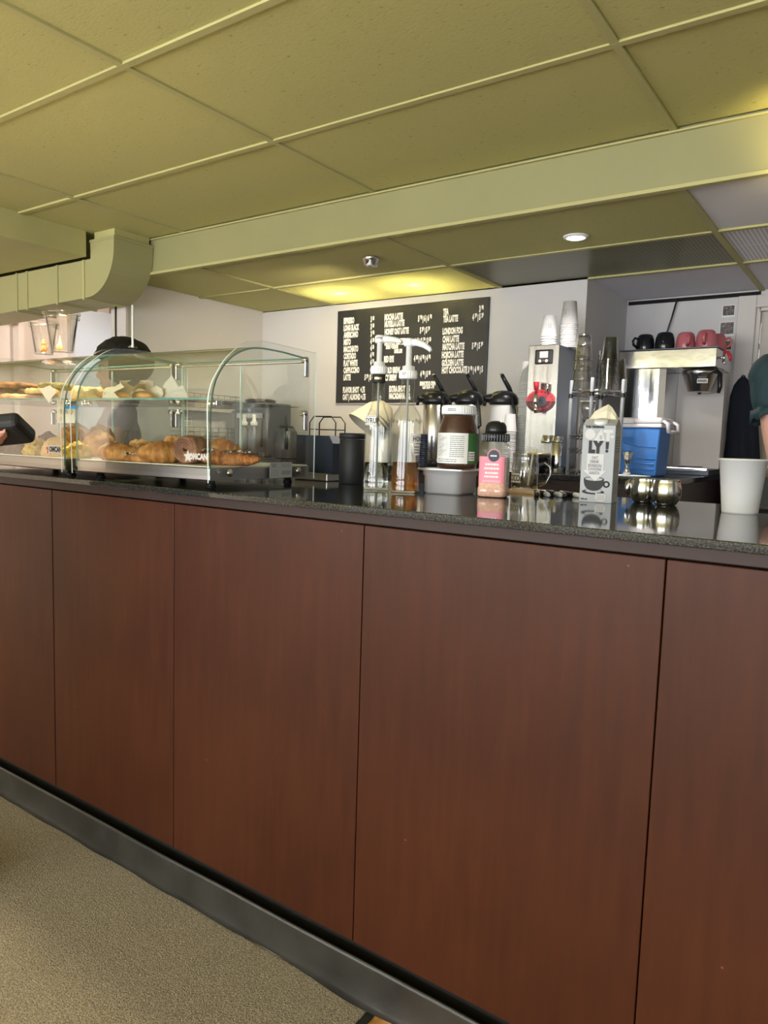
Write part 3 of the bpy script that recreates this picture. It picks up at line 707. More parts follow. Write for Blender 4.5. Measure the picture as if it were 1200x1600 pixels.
tag(MB_liner, 'cream baking paper under the cookies on the glass shelf', 'paper')
def paper(pts, name, label, loc, rz=0.0, m='cream_paper', th=0.0012):
    return tag_rot(MB().prism(pts, th, m, Matrix.Rotation(pi/2, 4, 'X')).build(name, None, loc), label, rz)
def tag_rot(o, label, rz): o.rotation_euler = (0.12, 0, rz); return tag(o, label, 'paper')
paper([(-.030, .018), (.002, -.022), (.016, -.004), (.036, .010), (.012, .030), (-.004, .026)], 'paper_corner', 'pointed cream paper corner poking over the shelf front edge', (-2.055, 0.018, 1.3035), 0.2)
# upper shelf of the case with the white mark: wrapped sandwiches
def sandwich(x, y, L, label, rz, seed):
    t = thing('wrapped_sandwich', label, 'sandwich', (x, y, SH), rz, 'wrapped sandwiches on the shelf')
    bb_ = croissant_mb(L, 0.021, 0.2, 'croissant_crust', seed, 9)
    for v in bb_.bm.verts: v.co.y *= 1.35; v.co.z *= .8
    bb_.build('bread', t)
    b = MB(); n = 10; rg = []
    for k in range(5):
        fl = 1+.16*k*k/4; rg.append([b.bm.verts.new((L*(-.15+.14*k)+(.016*sin(i*2.2+seed) if k == 4 else 0), cos(pi*i/n)*(0.029*fl+0.004*noise.noise((k*2.0, i, seed))), max(0.001, sin(pi*i/n)*(0.033*fl+0.006*noise.noise((k*1.7, i*2, seed)))))) for i in range(n+1)])
    b._fin([b.bm.faces.new((p[i], p[i+1], q[i+1], q[i])) for p, q in zip(rg, rg[1:]) for i in range(n)], 'cream_paper', False); b.build('wrapper', t)
sandwich(-1.868, 0.105, 0.105, 'golden sandwich roll in paper beside the left glass edge', 0.45, 41)
sandwich(-1.800, 0.155, 0.12, 'golden sandwich roll wrapped in paper in the shelf middle', -0.35, 42)
paper([(-.05, 0), (.055, 0), (.035, .045), (.022, .040), (.002, .072), (-.022, .05)], 'paper_sheet', 'pointed parchment sheet standing up on the upper glass shelf', (-1.72, 0.20, SH), 0.4, 'filter_paper')
paper([(-.04, 0), (.04, 0), (.01, .034), (-.03, .05)], 'paper_sheet', 'low folded parchment sheet behind the sandwich roll', (-1.855, 0.215, SH), 0.3, 'filter_paper')
# picture card and blue tape inside the case
t = thing('picture_card', 'card with pastry pictures hung by blue tape under the shelf', 'card', (-2.62, 0.385, 1.232), 0.0)
MB().box(0, 0.115, 0, 0.001, 0, 0.062, 'cream_paper').build('card', t)
b = MB()
for cx, cz, r in ((0.022, 0.042, 0.012), (0.092, 0.042, 0.012), (0.02, 0.014, 0.010)): b.prism(circ(r, 14), 0.0005, 'orange_cookie', XZ(cx, -0.0001, cz))
scribble(b, XZ(0.042, -0.0006, 0.034), 0.03, 0.016, 3, 'ink_grey', 14); b.build('printing', t)
MB().box(0.055, 0.14, -0.002, -0.001, 0.052, 0.066, 'blue_tape').build('tape', t)

# tip cups standing on the case
def tip_cup(x, y, s, label, toy, tm):
    t = thing('tip_cup', label, 'cup', (x, y, 1.4585))
    MB().lathe([(0.0, 0.002), (0.032*s, 0.0), (0.033*s, 0.004), (0.048*s, 0.112*s), (0.054*s, 0.114*s), (0.055*s, 0.120*s), (0.050*s, 0.122*s), (0.047*s, 0.118*s), (0.031*s, 0.006), (0.0, 0.005)], 'clear_plastic', 30, cap0=False, cap1=False).build('cup', t)
    MB().lathe([(0.049*s, 0.098*s), (0.0515*s, 0.100*s), (0.0535*s, 0.106*s), (0.051*s, 0.108*s)], 'clear_plastic', 30, cap0=False, cap1=False).build('rim', t)
    return t
tip_cup(-2.395, 0.205, 0.88, 'clear plastic cup holding an orange animal toy on the case', None, None)
tip_cup(-2.262, 0.19, 1.05, 'larger clear plastic cup with a yellow toy on the case', None, None)
b = MB().lathe([(0.0, 0), (0.009, 0.0), (0.010, 0.008), (0.006, 0.020), (0.004, 0.024)], 'toy_orange', 14)
b.ball((0, 0, 0.029), 0.0085, 'toy_orange', 2, (1.1, .9, .9))
for s in (-1, 1): b.lathe([(0.003, 0), (0.0, 0.008)], 'toy_orange', 8, (s*0.006, 0, 0.034))
b.tube([(0.008, 0.002, 0.004), (0.014, 0.004, 0.012), (0.013, 0.004, 0.02)], 0.002, 'toy_orange', 6)
tag(b.build('cat_toy', None, (-2.380, 0.195, 1.4645)), 'tiny orange cat toy sitting inside the smaller tip cup', 'toy')
b = MB().lathe([(0.016, 0.0), (0.013, 0.012), (0.0, 0.05)], 'toy_yellow', 4, sy=.6)
b.ball((0.006, -0.005, 0.010), 0.010, 'toy_yellow', 2)
tag(b.build('gnome_toy', None, (-2.267, 0.185, 1.4645)), 'tiny yellow pointed toy inside the larger tip cup', 'toy')

b = MB().tube([(-1.925, .215, 1.4605), (-1.925, .215, 1.472), (-1.925, .215, 1.587)], [.004, .0032, .0032], 'white_plastic', 10)
b.lathe([(0, 0), (.014, 0), (.012, .004), (0, .005)], 'clear_plastic', 18, (-1.925, .215, 1.4602))
tag(b.build('upright_rod'), 'thin white upright rod on a round foot on the case top', 'rod')

# ================================================================== THINGS ON THE FRONT COUNTER
CT = 1.07
def wrap(mb, me, r, z0, a0, m, T=None, rf=None):
    """bend flat lettering round an upright cylinder; a0 = angle of its left end"""
    T = T if T is not None else Matrix.Identity(4)
    def f(v):
        a = a0+v.x/r; q = (rf(a) if rf else 1.0)*(r+0.0006+v.z); return T @ Vector((q*cos(a), q*sin(a), z0+v.y))
    vs = [mb.bm.verts.new(f(v.co)) for v in me.vertices]; fs = []
    for p in me.polygons: fs.append(mb.bm.faces.new([vs[i] for i in p.vertices]))
    mb._fin(fs, m); return mb
def wrap_patch(mb, r, z0, z1, a0, a1, m, n=14, eps=0.0003, rf=None):
    vs = [[mb.bm.verts.new(((r+eps)*(rf(a) if rf else 1)*cos(a), (r+eps)*(rf(a) if rf else 1)*sin(a), z)) for z in (z0, z1)] for a in [a0+(a1-a0)*i/n for i in range(n+1)]]
    mb._fin([mb.bm.faces.new((p[0], q[0], q[1], p[1])) for p, q in zip(vs, vs[1:])], m, True); return mb
def wrap_scribble(mb, r, z0, z1, a0, a1, rows, m, seed, eps=0.0007, rf=None, gap=.45):
    rnd = random.Random(seed); rh = (z1-z0)/rows
    for k in range(rows):
        a = a0
        while a < a1-(a1-a0)*.04:
            e = min(a1, a+rnd.uniform(.06, .22)*(a1-a0)); wrap_patch(mb, r, z1-(k+1)*rh+rh*.2, z1-(k+1)*rh+rh*(1.2-gap), a, e, m, 2, eps, rf); a = e+(a1-a0)*.03

# black canister and black terminal box behind the case end
t = thing('canister', 'tall matt black canister standing between pastry case and syrup bottle', 'canister', (-1.333, 0.552, CT))
MB().lathe([(0.0, 0), (0.036, 0.0), (0.038, 0.003), (0.038, 0.132), (0.037, 0.1335)], 'black_matte', 36).build('body', t)
MB().lathe([(0.037, 0.134), (0.0395, 0.135), (0.0395, 0.148), (0.037, 0.151), (0.0, 0.1512)], 'black_matte', 36).build('lid', t)
t = thing('till_screen', 'squat dark navy till screen seen from behind beside the pastry case', 'till', (-1.50, 0.615, CT))
MB().box(-0.075, 0.062, -0.05, 0.05, 0.0, 0.024, 'gunmetal', 0.003).build('stand', t)
b = MB().prism([(-.085, .024), (.066, .024), (.066, .118), (.050, .142), (-.085, .142)], 0.05, 'navy', Matrix.Translation((0, .02, 0)) @ Matrix.Rotation(pi/2, 4, 'X'))
b.build('housing', t)

# syrup bottles with pumps
def bottle(loc, label, R, prof_z, neck_r, liquid, lm, spout_a, spout_drop, dark_band):
    t = thing('syrup_bottle', label, 'bottle', loc, 0.0)
    zs, zn, zc = prof_z      # shoulder, neck base, neck top
    outp = [(0.0, 0.001), (R*.93, 0.0), (R, 0.004), (R*1.01, 0.010), (R*.985, 0.014), (R*1.01, 0.019), (R*.985, 0.024), (R*1.01, 0.029), (R*.98, 0.034), (R*.97, 0.05), (R*.97, zs-.03),
            (R, zs-.018), (R*.985, zs-.008), (R*.95, zs), (R*.80, zs+(zn-zs)*.35), (R*.60, zs+(zn-zs)*.66), (neck_r*1.06, zn), (neck_r, zn+.012), (neck_r*.96, zc), ]
    inn = [(max(0.0, r-0.0030), max(z, 0.007)) for r, z in reversed(outp[1:])]
    b = MB().lathe(outp+[(neck_r*.90, zc)]+inn+[(0.0, 0.007)], 'bottle_glass', 40, cap0=False, cap1=False); b.build('glass', t)
    b = MB().lathe([(0.0, 0.0078), (R*.86, 0.0078), (R*.905, 0.02), (R*.88, liquid), (0.0, liquid)], lm, 32); b.build('syrup', t)
    MB().tube([(0.002, 0, 0.012), (0.0, 0, zs), (0, 0, zc)], 0.003, 'carton_grey', 8).build('dip_tube', t)
    if dark_band:
        b = MB().lathe([(neck_r*1.0, zc-.022), (neck_r*1.06, zc-.021), (neck_r*1.06, zc), (neck_r, zc+.001)], 'ink', 28, cap0=False, cap1=False)
        wrap_scribble(b, neck_r*1.06, zc-.016, zc-.006, -1.6, -.5, 1, 'gold', 4); b.build('neck_band', t)
    p = MB().lathe([(neck_r*1.18, zc), (neck_r*1.30, zc+.002), (neck_r*1.30, zc+.018), (neck_r*1.24, zc+.021), (neck_r*.92, zc+.023), (neck_r*.90, zc+.032), (0.0075, zc+.034), (0.0072, zc+.084), (0.0, zc+.084)], 'white_plastic', 28)
    for k in range(24):
        a = 2*pi*k/24; p.box(-.0008, .0008, -.0008, .0008, zc+.003, zc+.017, 'white_plastic', mat=Matrix.Translation((neck_r*1.30*cos(a), neck_r*1.30*sin(a), 0)))
    po = p.build('pump', t)
    h = MB(); d = Vector((cos(spout_a), sin(spout_a), 0)); zt = zc+.093
    h.lathe([(0.0, zt-.012), (0.012, zt-.012), (0.0135, zt-.009), (0.0135, zt+.004), (0.010, zt+.008), (0.0, zt+.009)], 'white_plastic', 24)
    pts = [d*0.0+Vector((0, 0, zt-.002)), d*.02+Vector((0, 0, zt-.002)), d*.040+Vector((0, 0, zt-.003-spout_drop*.45)), d*.055+Vector((0, 0, zt-.005-spout_drop)), d*.058+Vector((0, 0, zt-.010-spout_drop*1.1))]
    h.tube(pts, [.0100, .0092, .0075, .0060, .0048], 'white_plastic', 12); ho = h.build('pump_head', po)
    return t, po, ho
t, po, ho = bottle((-1.129, 0.393, CT), 'tall clear syrup bottle with white pump and watery liquid', 0.0355, (0.183, 0.232, 0.305), 0.0165, 0.074, 'water', 0.35, 0.002, True)
b = MB(); wrap_patch(b, 0.0352, 0.1715, 0.196, -2.05, -1.05, 'paper_label'); wrap(b, text_mesh('SYRUP', 0.0195, 0.72, 0.0004), 0.0352, 0.1765, -1.98, 'ink')
for z in (0.1735, 0.194): wrap_patch(b, 0.0352, z-.0004, z+.0004, -2.0, -1.08, 'ink', eps=.0006)
b.build('label', t)
b = MB(); wrap(b, text_mesh('LIFTING', 0.0062, 0.8, 0.0003), 0.0137, 0.3955, -1.75, 'ink_grey'); b.build('lettering', ho)
t, po, ho = bottle((-1.021, 0.369, CT), 'amber syrup bottle with embossed shoulder and white pump', 0.0375, (0.196, 0.228, 0.288), 0.0172, 0.079, 'amber_syrup', 0.20, 0.014, False)
b = MB()
for k in range(22):
    a = 2*pi*k/22; b.ball((0.0372*cos(a), 0.0372*sin(a), 0.182+.004*(k % 2)), 0.0042, 'bottle_glass', 1)
o2 = b.build('embossing', t); o2['kind'] = 'stuff'
b = MB(); wrap_patch(b, 0.0372, 0.128, 0.152, -0.72, 0.5, 'paper_label'); wrap(b, text_mesh('HONEY', 0.017, 0.8, 0.0003), 0.0372, 0.133, -0.52, 'ink')
wrap_patch(b, 0.0372, 0.098, 0.126, -0.45, 0.2, 'paper_label'); wrap_scribble(b, 0.0372, 0.101, 0.122, -.4, .15, 3, 'ink_grey', 6); b.build('label', t)
b = MB(); wrap(b, text_mesh('EZY', 0.008, 0.8, 0.0003), 0.0226, 0.297, -1.7, 'ink_grey'); b.build('lettering', po)

# steel pan with the jar standing on its lid
t = thing('steel_pan', 'small stainless steel pan with a chocolate spread jar on it', 'pan', (-0.945, 0.470, CT), 0.06)
b = MB(); rings = []
def rr(w, d, z, r=.014, n=5):
    out = []
    for cx, cy, a0 in ((w/2-r, d/2-r, 0), (-w/2+r, d/2-r, pi/2), (-w/2+r, -d/2+r, pi), (w/2-r, -d/2+r, 1.5*pi)):
        for k in range(n+1): out.append((cx+r*cos(a0+pi/2*k/n), cy+r*sin(a0+pi/2*k/n), z))
    return out
levels = [rr(.098, .102, 0.0, .016), rr(.107, .111, .005, .018), rr(.108, .112, .046, .018), rr(.113, .117, .048, .018), rr(.114, .118, .059, .018), rr(.134, .138, .061, .014), rr(.134, .138, .0635, .014), rr(.110, .114, .0635, .016)]
vv = [[b.bm.verts.new(p) for p in l] for l in levels]; n = len(vv[0])
b._fin([b.bm.faces.new((p[i], p[(i+1) % n], q[(i+1) % n], q[i])) for p, q in zip(vv, vv[1:]) for i in range(n)]+[b.bm.faces.new(list(reversed(vv[0])))], 'pan_steel', True); b.build('pan_body', t)
b = MB().box(-.062, .062, -.064, .064, 0.0636, 0.0652, 'steel', 0.0005); b.build('pan_lid', t)
t = thing('spread_jar', 'big brown chocolate spread jar with white lid and printed label', 'jar', (-0.930, 0.475, CT+0.0655))
J = [(0.0, 0.0), (0.045, 0.0), (0.051, 0.004), (0.0525, 0.012), (0.0525, 0.085), (0.050, 0.105), (0.042, 0.128), (0.040, 0.134), (0.040, 0.141)]
MB().lathe(J, 'jar_glass', 40).build('glass', t)
MB().lathe([(0.0, 0.002), (0.044, 0.002), (0.0505, 0.006), (0.0512, 0.013), (0.0512, 0.085), (0.0485, 0.105), (0.0405, 0.128), (0.039, 0.136), (0.0, 0.1362)], 'chocolate', 40).build('spread', t)
b = MB().lathe([(0.0425, 0.1385), (0.0440, 0.1395), (0.0440, 0.159), (0.0425, 0.1615), (0.0, 0.1617)], 'white_plastic', 40)
for k in range(40):
    a = 2*pi*k/40; b.box(-.0006, .0006, -.0006, .0006, .141, .158, 'white_plastic', mat=Matrix.Translation((.044*cos(a), .044*sin(a), 0)))
wrap_scribble(b, 0.0440, 0.146, 0.154, -1.75, -1.25, 2, 'ink_grey', 8, .001); b.build('lid', t)
b = MB(); wrap_patch(b, .0525, .014, .091, -2.45, -0.55, 'paper_label', 20); b2 = b
wrap_patch(b, .0525, .014, .091, -0.55, 0.7, 'green_label', 12)
wrap_scribble(b, .0525, .030, .086, -1.45, -.75, 11, 'ink_grey', 21, gap=.62); wrap_scribble(b, .0525, .017, .027, -2.2, -1.1, 2, 'ink_grey', 22, gap=.6)
for k in range(7): wrap_patch(b, .0525, .032, .086, -2.2+.1*k, -2.197+.1*k+.006, 'ink_grey', 1, .0006)
for k in range(16): wrap_patch(b, .0525, .034+.0032*k, .0348+.0032*k, -2.16+.1*(k % 3), -2.02+.1*(k % 5), 'ink_grey', 2, .0006)
wrap_patch(b, .0525, .022, .045, -.5, -.1, 'paper_label', 4, .0005); wrap_scribble(b, .0525, .024, .043, -.48, -.12, 3, 'ink_grey', 23)
b.build('label', t)

# shaker of pinkish powder
SQ = lambda a: 0.90/((abs(cos(a))**5+abs(sin(a))**5)**0.2)
sq = lambda u, z: SQ(2*pi*u)
t = thing('powder_shaker', 'square clear shaker of pink powder with black flip cap', 'shaker', (-0.816, 0.462, CT), -1.30+pi/2)
MB().lathe([(0.0, 0.0), (0.036, 0.0), (0.041, 0.004), (0.041, 0.022), (0.039, 0.026), (0.039, 0.118), (0.037, 0.128), (0.030, 0.136), (0.028, 0.138)], 'jar_glass', 48, wob=sq).build('container', t)
MB().lathe([(0.0, 0.0015), (0.035, 0.0015), (0.0398, 0.005), (0.0398, 0.022), (0.0378, 0.027), (0.0378, 0.090), (0.030, 0.097), (0.0, 0.093)], 'pink_powder', 48, wob=sq).build('powder', t)
b = MB().lathe([(0.031, 0.1375), (0.034, 0.1385), (0.034, 0.156), (0.032, 0.158), (0.0, 0.158)], 'black_plastic', 30)
for k in range(30):
    a = 2*pi*k/30; b.box(-.0009, .0009, -.0009, .0009, .1395, .155, 'black_plastic', mat=Matrix.Translation((.034*cos(a), .034*sin(a), 0)))
cp = b.build('cap', t)
MB().lathe([(0.0265, 0.158), (0.0265, 0.166), (0.0255, 0.176), (0.021, 0.184), (0.012, 0.1885), (0.0, 0.1895)], 'black_plastic', 28).build('flip_lid', cp)
A0 = -pi/2-0.84
b = MB()
wrap_patch(b, .039, .036, .101, A0, A0+1.62, 'pink_label', 16, .0004, SQ)
wrap_patch(b, .039, .036, .101, A0+1.70, A0+2.6, 'paper_label', 12, .0004, SQ)
wrap_scribble(b, .039, .038, .100, A0+1.76, A0+2.54, 14, 'ink_grey', 31, .0009, SQ, .55)
def badge(r, m, e):
    me = bpy.data.meshes.new('badge'); cs = circ(r, 26); me.from_pydata([(x, y, e) for x, y in cs], [], [list(range(26))]); return me
wrap(b, badge(.0165, 0, 0.0002), .039, .103, A0+.95, 'pink_label', rf=SQ); wrap(b, badge(.0145, 0, 0.0005), .039, .103, A0+.95, 'navy', rf=SQ)
wrap_scribble(b, .039, .100, .106, A0+.73, A0+1.18, 1, 'paper_label', 35, .0016, SQ, .4)
for k, (s, z) in enumerate((('PREMIUM', .079), ('PINK', .069), ('CRYSTAL', .058), ('SUGAR', .049))):
    wrap_scribble(b, .039, z-.001, z+.0065, A0+.42-(.04 if k % 2 else 0), A0+1.28+(.05 if k % 2 else 0), 1, 'paper_label', 40+k, .0009, SQ, .35)
wrap_scribble(b, .039, .0385, .044, A0+.3, A0+1.4, 2, 'paper_label', 47, .0009, SQ, .7)
b.build('label', t)

# cocoa jar mug on a small wooden board, with a scoop
tag(MB().box(-.055, .055, -.05, .05, 0, .008, 'light_wood', .001).build('wooden_board', None, (-0.826, 0.70, CT)), 'small pale wooden board under the cocoa jar', 'board')
t = thing('cocoa_jar', 'glass cocoa jar mug with screw thread rim and side handle', 'jar', (-0.836, 0.694, CT+.0083))
b = MB().lathe([(0.0, 0.0), (.034, 0.0), (.037, .004), (.037, .072), (.034, .078), (.035, .081), (.0335, .083), (.035, .086), (.0335, .088), (.035, .091), (.034, .097), (.036, .100), (.034, .101), (.032, .098), (.032, .078), (.0345, .07), (.0345, .006), (0.0, .005)], 'tumbler_glass', 36, cap0=False, cap1=False)
b.build('glass', t)
hp = [(.036, .012, .070), (.050, .017, .076), (.064, .021, .066), (.066, .022, .045), (.056, .019, .022), (.037, .012, .014)]
MB().tube(hp, .0045, 'tumbler_glass', 10).build('handle', t)
b = MB(); wrap_patch(b, .037, .020, .046, -2.72, -1.50, 'cream_paper', eps=.0004); wrap(b, text_mesh('COCOA', .024, .58, .0006), .037, .0245, -2.66, 'ink')
b.build('label', t)
b = MB().tube([(.0, .0, .012), (.012, -.004, .103)], .003, 'cream_paper', 8); pr = []
for k in range(16): a = 2*pi*k/16; pr.append((.015+.006*cos(a), -.006+.003*sin(a), .108+.005*sin(a)))
b.tube(pr, .0032, 'cream_paper', 8, closed=True)
tag(b.build('scoop', None, (-0.836+.012, 0.694-.004, CT+.009)), 'cream scoop with a ring end sticking out of the cocoa jar', 'scoop')

# markers
def marker(u, x, y, z, rz, label, body, capm, tilt=0.0):
    t = thing('marker_pen', label, 'pen', (x, y, CT+z), rz, None); t.rotation_euler = (0, tilt, rz)
    R = Matrix.Rotation(pi/2, 4, 'Y')
    MB().lathe([(0.0, 0.0), (.0052, .001), (.0058, .004), (.0058, .078)], body, 16, (-.065, 0, .006), mat=R).build('barrel', t)
    MB().lathe([(.0064, .078), (.0066, .080), (.0060, .112), (.0044, .124), (0.0, .1255)], capm, 16, (-.065, 0, .006), mat=R).build('cap', t)
D = -1.0
marker(0, -0.770, 0.625, 0.0, D-.15, 'dark marker pen lying closest to the powder shaker', 'black_matte', 'black_plastic')
marker(0, -0.748, 0.628, 0.0, D, 'marker pen with light grey barrel beside the wooden board', 'black_matte', 'carton_grey')
marker(0, -0.730, 0.650, 0.0, D+.12, 'marker pen with dark barrel and grey cap in the middle', 'ink', 'carton_grey')
marker(0, -0.706, 0.650, 0.0, D-.1, 'thick silver and black marker pen lying on the counter', 'gunmetal', 'black_plastic')
marker(0, -0.688, 0.668, 0.0, D+.3, 'black marker pen with white end touching the thick pen', 'black_matte', 'paper_white')
marker(0, -0.645, 0.650, 0.0, -.35, 'black marker pen pointing at the oat drink carton', 'black_plastic', 'black_plastic')

# oat drink carton
cr = 0.14
t = thing('oat_drink_carton', 'grey oat drink carton with torn open cream paper top', 'carton', (-0.577-.0385*sin(cr), 0.523+.0385*cos(cr), CT), cr)
W2 = .038
b = MB().box(-W2, W2, -W2, W2, 0, .184, 'carton_grey', .0015, 2); b.build('body', t)
b = MB()
b.quad([(W2+.0004, -.034, .012), (W2+.0004, .034, .012), (W2+.0004, .034, .176), (W2+.0004, -.034, .176)], 'carton_side')
Ts = Matrix.Translation((W2+.0008, -.031, .02)) @ Matrix.Rotation(pi/2, 4, 'Z') @ Matrix.Rotation(pi/2, 4, 'X'); scribble(b, Ts, .06, .085, 16, 'ink_grey', 51, .55); scribble(b, Ts @ Matrix.Translation((0, .10, 0)), .06, .04, 6, 'ink_grey', 52, .5)
b.build('side_print', t)
# sloped top, folded fin and spout
b = MB(); v = lambda *p: b.bm.verts.new(p)
a0, a1, a2, a3 = v(-W2, -W2, .184), v(W2, -W2, .184), v(W2, W2, .184), v(-W2, W2, .184); e0, e1 = v(-W2*.98, -.006, .199), v(W2*.98, -.006, .199); g0, g1 = v(-W2*.98, .008, .199), v(W2*.98, .008, .199)
for q in ((a0, a1, e1, e0), (a2, a3, g0, g1), (a1, a2, g1, e1), (a3, a0, e0, g0), (e0, e1, g1, g0)): b._fin([b.bm.faces.new(q)], 'carton_side')
b.build('shoulder', t)
b = MB().lathe([(.0165, .0), (.0165, .009), (.015, .011), (.0, .0112)], 'white_plastic', 28, (0.001, -.022, .186), mat=Matrix.Rotation(.35, 4, 'X')); b.build('spout_cap', t)
b = MB(); pts = [(-.046, .186), (-.040, .192), (-.032, .206), (-.022, .219), (-.004, .229), (.008, .236), (.017, .229), (.029, .211), (.036, .196), (.038, .184)]
rowz = []
for k, (q, yy) in enumerate(((0.0, .010), (.35, .002), (.7, .004), (1.0, .014), (.92, .026), (.3, .036))):
    rowz.append([b.bm.verts.new((x*(1-.06*(k == 5)), yy+.0035*sin(i*1.9+k*1.3), .185+(z-.185)*q)) for i, (x, z) in enumerate(pts)])
fs = [b.bm.faces.new((p[i], p[i+1], q[i+1], q[i])) for p, q in zip(rowz, rowz[1:]) for i in range(len(pts)-1)]
b._fin(fs, 'cream_paper', False); o = b.build('torn_top', t); sm = o.modifiers.new('thick', 'SOLIDIFY'); sm.thickness = .0008
b = MB(); F = XZ(0, -W2-.0003, 0); e = .0002
def shape(pts, m, d=0.0): b.prism(pts, e, m, F @ Matrix.Translation((0, 0, d)))
def word(s, x0, x1, z0, cap, m, bold=.0004, d=.0007):
    me = text_mesh(s, cap/0.70, 1.0, bold); w = max(.0001, twidth(me)); k = (x1-x0)/w; mn = min(q.co.x for q in me.vertices)
    for q in me.vertices: q.co.x = (q.co.x-mn)*k
    b.add_mesh(me, F @ Matrix.Translation((x0, z0, d)), m)
word('THE ORIGINAL', -.0322, .012, .1772, .0048, 'ink', .0006)
shape(circ(.0122, 30, cx=-.0203, cy=.1617), 'paper_white'); shape([(-.0118, .1472), (.0151, .1472), (.0053, .1752)], 'paper_white')
shape([(.0100, .1731), (.0322, .1731), (.0322, .1659), (.0251, .1659), (.0251, .1472), (.0174, .1472), (.0174, .1659), (.0100, .1659)], 'paper_white'); shape([(.0266, .1597), (.034, .1597), (.034, .1548), (.0266, .1548)], 'paper_white')
scribble(b, F @ Matrix.Translation((.002, .150, .0005)), .006, .010, 3, 'ink_grey', 61)
word('LY', -.0222, .0125, .1198, .0250, 'ink', .0030); shape([(.0165, .1450), (.0245, .1450), (.0235, .1275), (.0172, .1275)], 'ink'); shape(circ(.0038, 16, cx=.0203, cy=.1232), 'ink')
shape([(-.0243, .1157), (.0145, .1157), (.0145, .0766), (.0217, .0766), (-.0032, .0513), (-.032, .0766), (-.0243, .0766)], 'paper_white', .0004)
for s, x0, x1, z in (('OAT', -.0138, .0012, .1035), ('DRINK', -.0172, .0048, .0942), ('BOISSON', -.0208, .0102, .0848), ("D'AVOINE", -.0205, .0104, .0762), ('BARISTA', -.0168, .0070, .0672)): word(s, x0, x1, z, .0068, 'ink_grey', .0003, .0014)
cup = [(-.0295, .0560), (-.0290, .047), (-.0265, .039), (-.0215, .0325), (-.013, .0285), (-.005, .0277), (.003, .0287), (.0105, .0330), (.0150, .039), (.0175, .047), (.0179, .0560)]
shape(cup, 'ink'); shape(circ(.0237, 28, 1, .24, -.0058, .0560), 'ink', .0001); shape(circ(.0205, 28, 1, .2, -.0058, .0555), 'carton_grey', .0003)
hs = [(.0235+.0062*cos(a), .0447+.0062*sin(a)) for a in [2*pi*k/20 for k in range(20)]]
b.tube([F @ Vector((x, z, .0003)) for x, z in hs], .0020, 'ink', 6, closed=True)
shape(circ(.0265, 30, 1, .23, -.0065, .0252), 'ink'); shape(circ(.0185, 26, 1, .22, -.0055, .0272), 'carton_grey', .0003)
shape(cup, 'ink', .0004)
shape(circ(.0205, 28, 1, .2, -.0058, .0560), 'carton_grey', .0006)
shape([(-.0243, .0800), (.0145, .0800), (.0145, .0766), (.0217, .0766), (-.0032, .0513), (-.032, .0766), (-.0243, .0766)], 'paper_white', .0008)
bub = [(.012+.0122*abs(cos(a))**.6*(1 if cos(a) > 0 else -1), .0132+.0093*abs(sin(a))**.6*(1 if sin(a) > 0 else -1)) for a in [2*pi*k/24 for k in range(24)]]
shape(bub, 'paper_white', .0008); shape([(.001, .019), (.006, .0205), (-.002, .0255)], 'paper_white', .0008); scribble(b, F @ Matrix.Translation((.0025, .006, .0013)), .019, .0145, 4, 'ink_grey', 63, .6)
word('946 mL', -.0345, -.0185, .0055, .0040, 'ink', .0003)
b.build('printing', t)

# two small steel bowls, a paper cup and a clear bin
def bowl(loc, label, handle):
    t = thing('steel_bowl', label, 'bowl', loc, 0.0, 'small steel bowls')
    MB().lathe([(0.0, 0.001), (.020, 0.0), (.024, .002), (.031, .014), (.034, .028), (.0335, .042), (.031, .052), (.0295, .058), (.0305, .060), (.0285, .059), (.030, .050), (.0322, .04), (.0325, .028), (.029, .014), (.02, .004), (0.0, .004)], 'chrome', 40, cap0=False, cap1=False).build('body', t)
    if handle:
        MB().tube([(-.030, -.004, .052), (-.036, -.012, .046), (-.038, -.016, .032), (-.033, -.012, .018)], [.006, .007, .005, .003], 'chrome', 10).build('handle', t)
    return t
bowl((-0.497, 0.640, CT), 'small rounded steel bowl with a dark side handle', True)
bowl((-0.437, 0.612, CT), 'small rounded steel bowl without handle beside its twin', False)
CUP = [(.0, .004), (.034, .004), (.0345, .0), (.0355, .0), (.0362, .004), (.0470, .112), (.0488, .1125), (.0496, .1145), (.0488, .1165), (.0470, .1165), (.0462, .113), (.0350, .006), (.0, .006)]
t = thing('paper_cup', 'plain white paper cup standing alone on the granite counter', 'cup', (-0.264, 0.535, CT))
MB().lathe(CUP, 'paper_white', 44, cap0=False, cap1=False).build('cup', t)
t = thing('acrylic_bin', 'clear acrylic bin holding white cups at the counter end', 'bin', (-0.185, 0.690, CT), -0.15)
b = MB(); w, d, h, k = .05, .06, .10, .003
b.box(-w, w, -d, -d+k, 0, h, 'clear_plastic'); b.box(-w, w, d-k, d, 0, h, 'clear_plastic'); b.box(-w, -w+k, -d, d, 0, h, 'clear_plastic'); b.box(w-k, w, -d, d, 0, h, 'clear_plastic'); b.box(-w, w, -d, d, 0, .005, 'black_plastic'); b.build('bin', t)
t = thing('paper_cup', 'white paper cup standing inside the clear acrylic bin', 'cup', (-0.183, 0.690, CT+.0055))
b = MB().lathe([(r*.80, z*.75) for r, z in CUP], 'paper_white', 30, cap0=False, cap1=False); b.build('cup', t)

